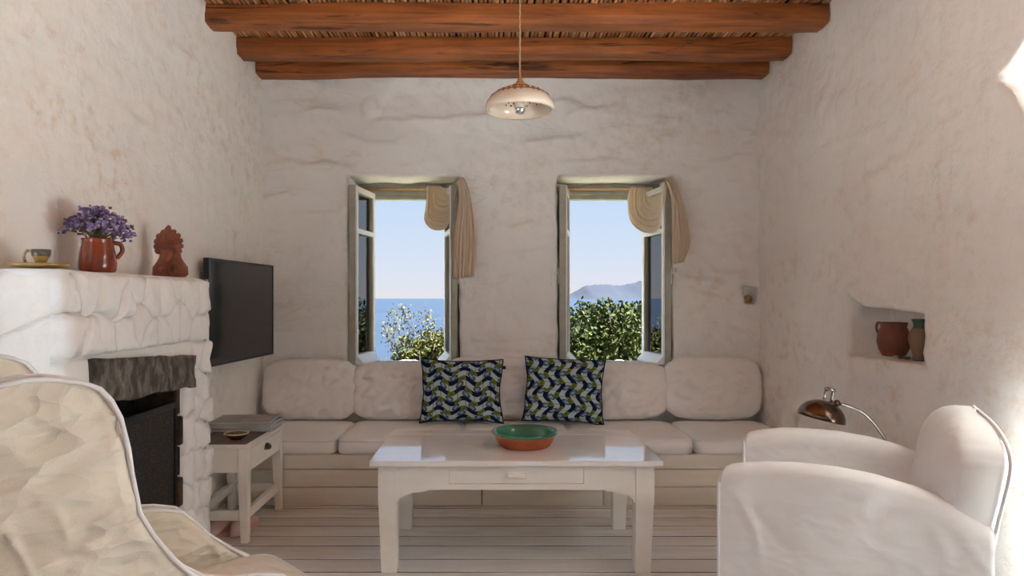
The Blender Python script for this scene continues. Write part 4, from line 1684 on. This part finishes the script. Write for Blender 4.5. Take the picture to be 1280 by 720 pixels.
# ------------------------------------------------------------------ side table and what lies on it
def side_table():
    X0, X1, Y0, Y1, ZT = -1.385, -1.083, 3.045, 3.585, 0.446
    cx, cy = (X0 + X1) / 2, (Y0 + Y1) / 2
    hx, hy = (X1 - X0) / 2, (Y1 - Y0) / 2
    root = empty('side_table', (cx, cy, 0))
    MB().box(-hx, hx, -hy, hy, ZT - 0.02, ZT - 0.002).build('table_top', M['white_paint'], root, bevel=0.004)
    MB().box(-hx + 0.018, hx - 0.022, -hy + 0.02, hy - 0.02, ZT - 0.003, ZT).build('top_inlay', M['dark_top'], root)
    zt = ZT - 0.0205
    lw = 0.044
    ix, iy = hx - 0.012, hy - 0.012
    for sx in (-1, 1):
        for sy in (-1, 1):
            xa, xb = sorted((sx * ix, sx * (ix - lw)))
            ya, yb = sorted((sy * iy, sy * (iy - lw)))
            tp = 0.012
            xa2, xb2 = (xa + tp, xb) if sx > 0 else (xa, xb - tp)
            ya2, yb2 = (ya + tp, yb) if sy > 0 else (ya, yb - tp)
            bot = [(xa2, ya2, 0.001), (xb2, ya2, 0.001), (xb2, yb2, 0.001), (xa2, yb2, 0.001)]
            mid = [(xa, ya, 0.29), (xb, ya, 0.29), (xb, yb, 0.29), (xa, yb, 0.29)]
            top = [(xa, ya, zt), (xb, ya, zt), (xb, yb, zt), (xa, yb, zt)]
            MB().loft([bot, mid, top]).build('leg', M['white_paint'], root, bevel=0.002)
    za = zt - 0.108
    for s in (-1, 1):
        a, b = sorted((s * (iy - 0.004), s * (iy - 0.022)))
        MB().box(-ix + lw, ix - lw, a, b, za, zt).build('apron', M['white_paint'], root)
        a, b = sorted((s * (iy - 0.010), s * (iy - 0.034)))
        MB().box(-ix + lw, ix - lw, a, b, 0.10, 0.142).build('stretcher', M['white_paint'], root, bevel=0.002)
        a, b = sorted((s * (ix - 0.010), s * (ix - 0.034)))
        MB().box(a, b, -iy + lw, iy - lw, 0.10, 0.142).build('stretcher', M['white_paint'], root, bevel=0.002)
    MB().box(-ix + 0.004, -ix + 0.022, -iy + lw, iy - lw, za, zt).build('apron', M['white_paint'], root)
    m = MB()
    m.box(ix - 0.022, ix - 0.004, -iy + lw, iy - lw, za, za + 0.016)
    m.box(ix - 0.022, ix - 0.004, -iy + lw, iy - lw, zt - 0.008, zt)
    m.build('drawer_rail', M['white_paint'], root)
    d = empty('drawer', (ix - 0.004, 0, za + 0.018))
    d.parent = root
    MB().box(-0.016, 0.004, -iy + lw + 0.002, iy - lw - 0.002, 0, zt - za - 0.028).build('drawer_front', M['white_paint'], d, bevel=0.003)
    # cup pull: half dome
    m = MB()
    rings = []
    for q in range(7):
        t = q / 6 * pi / 2
        rings.append([(0.004 + 0.022 * sin(t), 0.034 * cos(pi * k / 12) * cos(t * 0.9), 0.036 + 0.028 * sin(pi * k / 12) * cos(t * 0.9)) for k in range(13)])
    m.loft(rings, False, False, closed=False)
    m.build('cup_pull', M['pull'], d, smooth=True)
    tag(root, 'small white side table with one drawer and a metal cup pull', 'side table')


side_table()
ZS = 0.4465
mags = [(0.0, 0.012, lin(86, 96, 104), lin(140, 150, 158), 2.0, 'grey covered magazine at the bottom of the stack on the side table'),
        (0.012, 0.010, lin(150, 166, 180), lin(196, 206, 214), -5.0, 'pale blue magazine second from the bottom of the side table stack'),
        (0.022, 0.011, lin(206, 204, 198), lin(170, 174, 178), 3.5, 'white covered magazine in the middle of the side table stack'),
        (0.033, 0.009, lin(70, 110, 140), lin(120, 156, 180), -3.5, 'blue magazine just below the top of the side table stack'),
        (0.042, 0.011, lin(96, 112, 124), lin(150, 130, 120), 5.0, 'magazine with a grey and rust photo cover on top of the stack')]
for k, (z, t, c1, c2, rot, lab) in enumerate(mags):
    g = empty('magazine', (-1.232 + 0.006 * (k % 2), 3.445 - 0.006 * k, ZS + 0.0005 + z), radians(rot))
    MB().box(-0.14, 0.14, -0.105, 0.105, 0.001, t - 0.0012).build('pages', M['paper'], g)
    cov = pmat('magazine_cover_%d' % k, c1, c2, 14, 0.42, 0.58, rough=0.3)
    m = MB()
    m.box(-0.1415, 0.1415, -0.1065, 0.1065, t - 0.0012, t - 0.0002)
    m.box(-0.1415, 0.1415, -0.1065, 0.1065, 0.0, 0.001)
    m.box(-0.1425, -0.1405, -0.1065, 0.1065, 0.0, t - 0.0002)
    m.build('cover', cov, g)
    tag(g, lab, 'magazine', 'magazines on the side table')
g = empty('small_dish', (-1.185, 3.165, ZS))
MB().lathe([(0.0, 0.0), (0.024, 0.0), (0.026, 0.004), (0.042, 0.014), (0.055, 0.028), (0.052, 0.028), (0.040, 0.018), (0.0, 0.012)], 32).build('dish', M['bowl_red'], g, smooth=True)
MB().lathe([(0.0545, 0.0265), (0.0565, 0.030), (0.0545, 0.032), (0.050, 0.027)], 32).build('rim', M['bowl_cream'], g, smooth=True)
MB().lathe([(0.0505, 0.026), (0.044, 0.029), (0.024, 0.033), (0.0, 0.035)], 32).build('dried_filling', M['spice'], g, smooth=True, kind='stuff')
tag(g, 'small dark red dish of dried seeds beside the magazines', 'dish')
for (x, y_, r, lab) in ((-1.285, 3.20, 88, 'pink felt slipper under the side table, nearer the wall'), (-1.180, 3.25, 80, 'pink felt slipper under the side table, nearer the drawer side')):
    s = empty('slipper', (x, y_, 0.002), radians(r))
    rings = []
    for q in range(13):
        u = -0.115 + 0.23 * q / 12
        e = sqrt(max(0.02, 1 - (u / 0.117) ** 2))
        w = 0.040 * e * (1 + 0.15 * u / 0.115)
        h = (0.055 + 0.022 * sin(2.6 * (u + 0.05) * 10) * 0.4) * (0.45 + 0.55 * e)
        rings.append([(u, w * cos(t), max(0.0, h * 0.5 + h * 0.5 * sin(t))) for t in [2 * pi * k / 14 for k in range(14)]])
    MB().loft(rings).build('upper', M['pink'], s, smooth=True)
    MB().loft([[(0.118 * cos(t), 0.044 * sin(t), z) for t in [2 * pi * k / 24 for k in range(24)]] for z in (0.0, 0.008)]).build('sole', M['pink'], s)
    tag(s, lab, 'slipper', 'pink slippers')


# ------------------------------------------------------------------ armchairs
def crease_set(seed, n, u0, u1, z0, z1, a0, a1, amp=0.006, lmin=0.08, lmax=0.28):
    r = random.Random(seed)
    L = []
    for _ in range(n):
        a = radians(r.uniform(a0, a1))
        L.append((r.uniform(u0, u1), r.uniform(z0, z1), cos(a), sin(a), r.uniform(lmin, lmax) / 2, r.uniform(0.006, 0.016), r.choice((-1, 1)) * r.uniform(0.4, 1.0) * amp))
    return L


def crease(L, u, z):
    h = 0.0
    for (cu, cz, ca, sa, hl, w, a) in L:
        du, dz = u - cu, z - cz
        t = du * ca + dz * sa
        if abs(t) > hl * 1.5:
            continue
        d = -du * sa + dz * ca + 0.18 * t * t / hl
        if abs(d) < 3 * w:
            h += a * exp(-(d / w) ** 2) * exp(-(t / hl) ** 4)
    return h


def slab_side(front, rear, zs, t, y0, seed, wob=0.004, flare=None, folds=()):
    """upright panel lofted through heights zs; front(z), rear(z): x limits; thickness t around y0"""
    rings = []
    n = 64
    for z in zs:
        a, b = rear(z), front(z)
        r = min(t / 2, (b - a) / 2)
        ring = []
        yo = y0 + (flare(z) if flare else 0)
        for q in range(n + 1):        # outer side rear -> front
            f = q / n
            x = a + r + (b - a - 2 * r) * f
            ring.append((x, -t / 2))
        for q in range(1, 6):
            th = -pi / 2 + pi * q / 6
            ring.append((b - r + r * cos(th), t / 2 * sin(th)))
        for q in range(n + 1):
            f = q / n
            x = b - r - (b - a - 2 * r) * f
            ring.append((x, t / 2))
        for q in range(1, 6):
            th = pi / 2 + pi * q / 6
            ring.append((a + r + r * cos(th), t / 2 * sin(th)))
        rings.append([(x + wob * 0.4 * nz(x * 5, z * 5, seed), y + yo + wob * (nz(x * 4, z * 5, seed + (3 if y > 0 else 9)) + 0.5 * nz(x * 11 + z * 8, z * 9 - x * 5, seed)) + (crease(folds, x, z) if y < 0 else -crease(folds, -x, z)), z) for x, y in ring])
    return MB().loft(rings)


def dense(zs, n):
    out = []
    for a, b in zip(zs, zs[1:]):
        for k in range(n):
            out.append(a + (b - a) * k / n)
    return out + [zs[-1]]


def wing_chair():
    phi = radians(43.5)
    root = empty('wing_armchair', (-0.907, 1.341, 0), phi)
    FR = [(0.02, 0.60), (0.30, 0.605), (0.345, 0.60), (0.373, 0.560), (0.41, 0.515), (0.453, 0.465), (0.50, 0.425), (0.530, 0.395), (0.547, 0.340), (0.556, 0.285), (0.575, 0.232), (0.607, 0.190),
          (0.640, 0.162), (0.690, 0.128), (0.733, 0.106), (0.80, 0.094), (0.846, 0.088), (0.90, 0.076), (0.930, 0.062), (0.950, 0.046), (0.962, 0.022), (0.970, -0.012), (0.973, -0.03)]
    RE = [(0.02, -0.10), (0.35, -0.125), (0.6, -0.15), (0.85, -0.178), (0.92, -0.175), (0.95, -0.160), (0.965, -0.12), (0.973, -0.07)]
    front = lambda z: interp(FR, z)
    rear = lambda z: interp(RE, z)
    zs = dense([0.02, 0.12, 0.22, 0.30, 0.345, 0.373, 0.41, 0.453, 0.50, 0.53, 0.547, 0.556, 0.575, 0.607, 0.64, 0.69, 0.733, 0.80, 0.846, 0.90, 0.93, 0.95, 0.962, 0.970, 0.973], 4)
    for s in (-1, 1):
        y0 = s * 0.315
        mb = slab_side(front, rear, zs, 0.062, y0, 5.0 + s, 0.010, folds=crease_set(31 + s, 60, -0.16, 0.5, 0.25, 0.95, -70, 40, 0.0075))
        o = mb.build('side_wing', M['slip'], root, smooth=True)
        for yo in (-0.030, 0.030):
            pts = [(front(z) - 0.007, y0 + yo, z + 0.001) for z in zs[4:]]
            top = [(rear(z) + 0.006, y0 + yo, z + 0.001) for z in reversed(zs[36:])]
            MB().tube(pts + top, 0.0042, 6).build('piping', M['slip_white'], root, smooth=True)
    # back between the wings
    rings = []
    for k in range(15):
        z = 0.10 + 0.80 * k / 14
        ub = interp(RE, z)
        f = 1.0 if z < 0.85 else sqrt(max(0.05, 1 - ((z - 0.85) / 0.056) ** 2 * 0.9))
        a, b = ub + 0.005, ub + 0.005 + 0.15 * f
        rings.append([(a, -0.285, z), (a, 0.285, z), (b - 0.02, 0.285, z), (b + 0.012 * sin(k), 0.12, z), (b + 0.01, 0, z), (b + 0.01 * cos(k), -0.12, z), (b - 0.02, -0.285, z)])
    MB().loft(rings).build('backrest', M['slip'], root, smooth=True, recalc=True, sub=1)
    mb, p1, p2 = box_cushion(0.66, 0.56, 0.13, 77.0, 0.02)
    o = mb.build('seat_cushion', M['slip'], root, smooth=True)
    o.location = (0.29, 0, 0.25)
    o2 = p1.build('piping', M['slip_white'], root, smooth=True)
    o2.location = o.location
    m = MB().box(-0.08, 0.585, -0.285, 0.285, 0.03, 0.26)
    m.build('seat_base', M['slip'], root, bevel=0.02)
    tag(root, 'ivory slipcovered wing armchair by the fireplace, turned away', 'armchair')


wing_chair()


def tub_chair():
    fx, fy = -0.891, 0.454
    ang = math.atan2(fy, fx)
    root = empty('slipcovered_armchair', (1.105, 2.065, 0), ang)
    # arm profile: height as a function of x (front = +0.35)
    prof = [(-0.285, 0.545), (-0.21, 0.585), (-0.13, 0.615), (-0.04, 0.636), (0.05, 0.646), (0.15, 0.647), (0.23, 0.641), (0.29, 0.632), (0.325, 0.624), (0.340, 0.617), (0.347, 0.607), (0.35, 0.595)]
    for s in (-1, 1):
        m = MB()
        nx = 90
        FD = crease_set(61 + s, 26, -0.28, 0.3, 0.05, 0.5, 20, 70, 0.006) + crease_set(71 + s, 16, -0.28, 0.0, 0.05, 0.35, 25, 60, 0.010)
        rings = []
        for i in range(nx + 1):
            x = -0.285 + 0.635 * (1 - (1 - i / nx) ** 1.6)
            h = interp(prof, x)
            t = 0.105
            out = 0.33
            flare = 0.012
            ring = []
            # section in (y, z): from inner bottom over the top to outer bottom
            sec = [(out - t, 0.25), (out - t, h - 0.05), (out - t + 0.006, h - 0.022), (out - t + 0.022, h - 0.006), (out - t / 2, h), (out - 0.018, h - 0.005), (out - 0.003, h - 0.020), (out + 0.002, h - 0.05)]
            for q in range(1, 41):
                f = q / 40
                sec.append((out + 0.002 + 0.022 * f ** 1.5, (h - 0.05) * (1 - f) + 0.02 * f))
            sec.append((out - t, 0.02))
            rg = []
            for (yy, zz) in sec:
                w = 0.008 * nz(x * 5 + zz * 2, zz * 4, s * 3.0 + 11) + 0.004 * nz(x * 12 + zz * 9, zz * 8 - x * 4, s + 31)
                if yy < out - 0.01:
                    w *= 0.3
                else:
                    w += crease(FD, x, zz)
                rg.append((x + (0.006 * nz(zz * 6, s * 2.0) if i == nx else 0), s * (yy + w), zz + 0.003 * nz(x * 8, yy * 8, s)))
            rings.append(rg)
        m.loft(rings)
        m.build('arm', M['slip_white'], root, smooth=True, recalc=True, bevel=0.0)
        # piping round the front edge of the arm
        h = interp(prof, 0.343)
        o_ = 0.33
        pts = [(0.352, s * (o_ + 0.024), 0.02), (0.352, s * (o_ + 0.008), 0.3), (0.352, s * (o_ + 0.003), 0.55), (0.351, s * (o_ - 0.004), 0.577), (0.351, s * (o_ - 0.022), 0.591), (0.351, s * (o_ - 0.052), 0.596),
               (0.351, s * (o_ - 0.085), 0.589), (0.351, s * (o_ - 0.101), 0.572), (0.351, s * (o_ - 0.106), 0.5), (0.352, s * (o_ - 0.106), 0.03)]
        MB().tube(catmull([Vector(p) for p in pts], 60), 0.0045, 6).build('piping', M['slip_white'], root, smooth=True)
    # backrest with a crowned top
    HW = [(0.05, 0.325), (0.45, 0.325), (0.56, 0.315), (0.64, 0.318), (0.69, 0.312), (0.72, 0.292), (0.745, 0.250), (0.765, 0.185), (0.778, 0.11), (0.785, 0.03)]
    zs = dense([0.05, 0.2, 0.36, 0.45, 0.56, 0.64, 0.69, 0.72, 0.745, 0.765, 0.778, 0.785], 3)
    rings = []
    for z in zs:
        hw = interp(HW, z)
        cu = -0.188 - 0.10 * max(0, z - 0.3) / 0.5 + (0.03 if z < 0.3 else 0.03 * max(0, (0.45 - z) / 0.15))
        th = 0.075 * (1.0 if z < 0.66 else max(0.12, sqrt(max(0, 1 - ((z - 0.66) / 0.128) ** 2))))
        ring = []
        for q in range(40):
            t = 2 * pi * q / 40
            c_, s_ = cos(t), sin(t)
            e = 0.45
            x = cu + th * math.copysign(abs(c_) ** e, c_)
            y_ = hw * math.copysign(abs(s_) ** e, s_)
            if c_ > 0:
                x += 0.02 * (1 - (y_ / 0.33) ** 2) * min(1, th / 0.07)
            w = 0.006 * nz(y_ * 6, z * 6, 51)
            ring.append((x + w, y_, z + 0.006 * nz(y_ * 5, x * 5, 8)))
        rings.append(ring)
    MB().loft(rings).build('backrest', M['slip_white'], root, smooth=True, recalc=True)
    for s in (-1, 1):
        pts = []
        for z in zs:
            hw = interp(HW, z)
            cu = -0.188 - 0.10 * max(0, z - 0.3) / 0.5 + (0.03 if z < 0.3 else 0.03 * max(0, (0.45 - z) / 0.15))
            th = 0.075 * (1.0 if z < 0.66 else max(0.12, sqrt(max(0, 1 - ((z - 0.66) / 0.128) ** 2))))
            pts.append((cu - th * 0.75, s * (hw * 0.99), z + 0.002))
        MB().tube(pts, 0.005, 6).build('piping', M['slip_white'], root, smooth=True)
    mb, p1, p2 = box_cushion(0.52, 0.44, 0.13, 91.0, 0.02)
    o = mb.build('seat_cushion', M['slip_white'], root, smooth=True)
    o.location = (0.10, 0, 0.30)
    MB().box(-0.2, 0.345, -0.226, 0.226, 0.02, 0.30).build('seat_base', M['slip_white'], root, bevel=0.015)
    tag(root, 'white slipcovered tub armchair with curved arms near the niche wall', 'armchair')


tub_chair()


# ------------------------------------------------------------------ arc lamp behind the armchair
def arc_lamp():
    d = 2.72
    bx, by = 1.535, d
    root = empty('gooseneck_lamp', (bx, by, 0))
    o = Vector((bx, by, 0))
    MB().lathe([(0.0, 0.001), (0.088, 0.001), (0.09, 0.008), (0.075, 0.018), (0.02, 0.028), (0.012, 0.04)], 36).build('base', M['bronze'], root, smooth=True)
    j = px(1046, 504, d) - o
    pts = [Vector((0, 0, 0.03)), Vector((0.005, 0, 0.25)), px(1107, 560, d) - o, px(1098, 537, d) - o, px(1080, 517, d) - o, px(1062, 508, d) - o, px(1051, 505, d) - o]
    MB().tube(catmull(pts, 60), 0.0065, 10).build('stem', M['chrome'], root, smooth=True)
    MB().sphere(j, 0.014, 12, 8).build('joint', M['bronze'], root, smooth=True)
    # head: tilted dome
    hc = px(1026, 523, d) - o
    tilt = radians(13)
    ax = Vector((sin(tilt), 0, cos(tilt)))
    hd = empty('lamp_head', tuple(hc))
    hd.parent = root
    hd.rotation_euler = (0, tilt, 0)
    R = 0.090
    prof = [(R - 0.002, -0.002), (R, 0.0)]
    for k in range(1, 9):
        t = k / 8 * radians(78)
        prof.append((R * cos(t), 0.074 * sin(t)))
    MB().lathe(prof, 40).build('shade', M['bronze'], hd, smooth=True)
    MB().lathe([(R - 0.003, -0.001)] + [((R - 0.004) * cos(k / 6 * pi / 2), 0.069 * sin(k / 6 * pi / 2)) for k in range(1, 7)], 40).build('shade_lining', M['ceramic'], hd, smooth=True)
    m = MB()
    for s in (-1, 1):
        m.tube([(s * 0.015 + 0.01, 0, 0.066), (s * 0.015 + 0.01, 0, 0.118)], 0.0062, 10)
    m.build('socket_posts', M['chrome'], hd, smooth=True)
    MB().lathe([(0.0, 0.116), (0.022, 0.116), (0.023, 0.122), (0.018, 0.128), (0.0, 0.13)], 20, c=(0.01, 0, 0)).build('socket_cap', M['chrome'], hd, smooth=True)
    MB().tube([(0.025, 0, 0.100), (0.025, 0, 0.075)], 0.004, 8).build('clamp', M['bronze'], hd)
    MB().sphere((0.012, 0, 0.02), 0.024, 12, 8).build('bulb', M['bulb_glass'], hd, smooth=True)
    m = MB()
    a = j - hc
    m.tube([j, j + Vector((-0.03, 0, -0.006))], 0.006, 8)
    m.build('swivel', M['bronze'], root)
    tag(root, 'nickel desk-style lamp with arched stem behind the white tub armchair', 'lamp')


arc_lamp()


# ------------------------------------------------------------------ niche things
def niche_things():
    zf = 0.846
    p = empty('clay_pot', (1.772, 3.01, zf), radians(125))
    p.scale = (0.92, 0.92, 1.0)
    MB().lathe([(0.0, 0.0), (0.046, 0.0), (0.052, 0.006), (0.066, 0.032), (0.073, 0.062), (0.070, 0.092), (0.060, 0.118), (0.055, 0.128), (0.058, 0.140), (0.061, 0.146), (0.057, 0.149), (0.050, 0.142), (0.048, 0.12), (0.0, 0.05)], 40).build('pot_body', M['pot'], p, smooth=True)
    pts = [Vector((0.056, 0, 0.142)), Vector((0.074, 0, 0.144)), Vector((0.080, 0, 0.120)), Vector((0.068, 0, 0.092))]
    MB().tube(catmull(pts, 14), 0.006, 8).build('handle', M['pot'], p, smooth=True)
    tag(p, 'round brown clay pot with one small handle in the wall niche', 'pot')
    q = empty('clay_jug', (1.742, 2.775, zf), radians(-40))
    MB().lathe([(0.0, 0.0), (0.030, 0.0), (0.031, 0.010), (0.027, 0.020), (0.034, 0.050), (0.044, 0.085), (0.043, 0.106), (0.034, 0.124), (0.028, 0.132)], 32).build('jug_body', M['jug'], q, smooth=True)
    MB().lathe([(0.029, 0.128), (0.025, 0.142), (0.028, 0.158), (0.033, 0.168), (0.031, 0.170), (0.024, 0.16), (0.02, 0.14)], 32).build('neck', M['jug_green'], q, smooth=True)
    pts = [Vector((0.030, 0, 0.162)), Vector((0.046, 0, 0.158)), Vector((0.054, 0, 0.135)), Vector((0.044, 0, 0.104))]
    MB().tube(catmull(pts, 14), 0.006, 8).build('handle', M['jug'], q, smooth=True)
    tag(q, 'slim weathered clay jug with a green neck in the wall niche', 'jug')
    for k, (x, y, r, mt, lab) in enumerate(((1.722, 2.905, 0.014, 'pebble_tan', 'tan pebble lying between pot and jug in the niche'), (1.722, 2.868, 0.016, 'pebble', 'dark flat pebble beside the tan one in the niche'),
                                            (1.724, 2.836, 0.015, 'pebble', 'dark grey pebble closest to the jug in the niche'))):
        o = MB().sphere((0, 0, 0.006), r, 12, 8, (1, 1.25, 0.45)).build('pebble', M[mt], smooth=True)
        o.location = (x, y, zf)
        tag(o, lab, 'pebble', 'pebbles in the niche')
    o = MB()
    o.sphere((0, 0, 0.024), 0.028, 14, 10, (1, 0.8, 0.85))
    o.v = [(x + 0.003 * nz(x * 60, y * 60, z * 60), y, z + 0.003 * nz(x * 60, y * 60, z * 60 + 7)) for x, y, z in o.v]
    s = o.build('amber_stone', M['amber'], smooth=True)
    s.location = (1.612, YB + 0.04, 1.072)
    tag(s, 'rounded amber stone in the tiny recess of the back wall', 'stone')


niche_things()
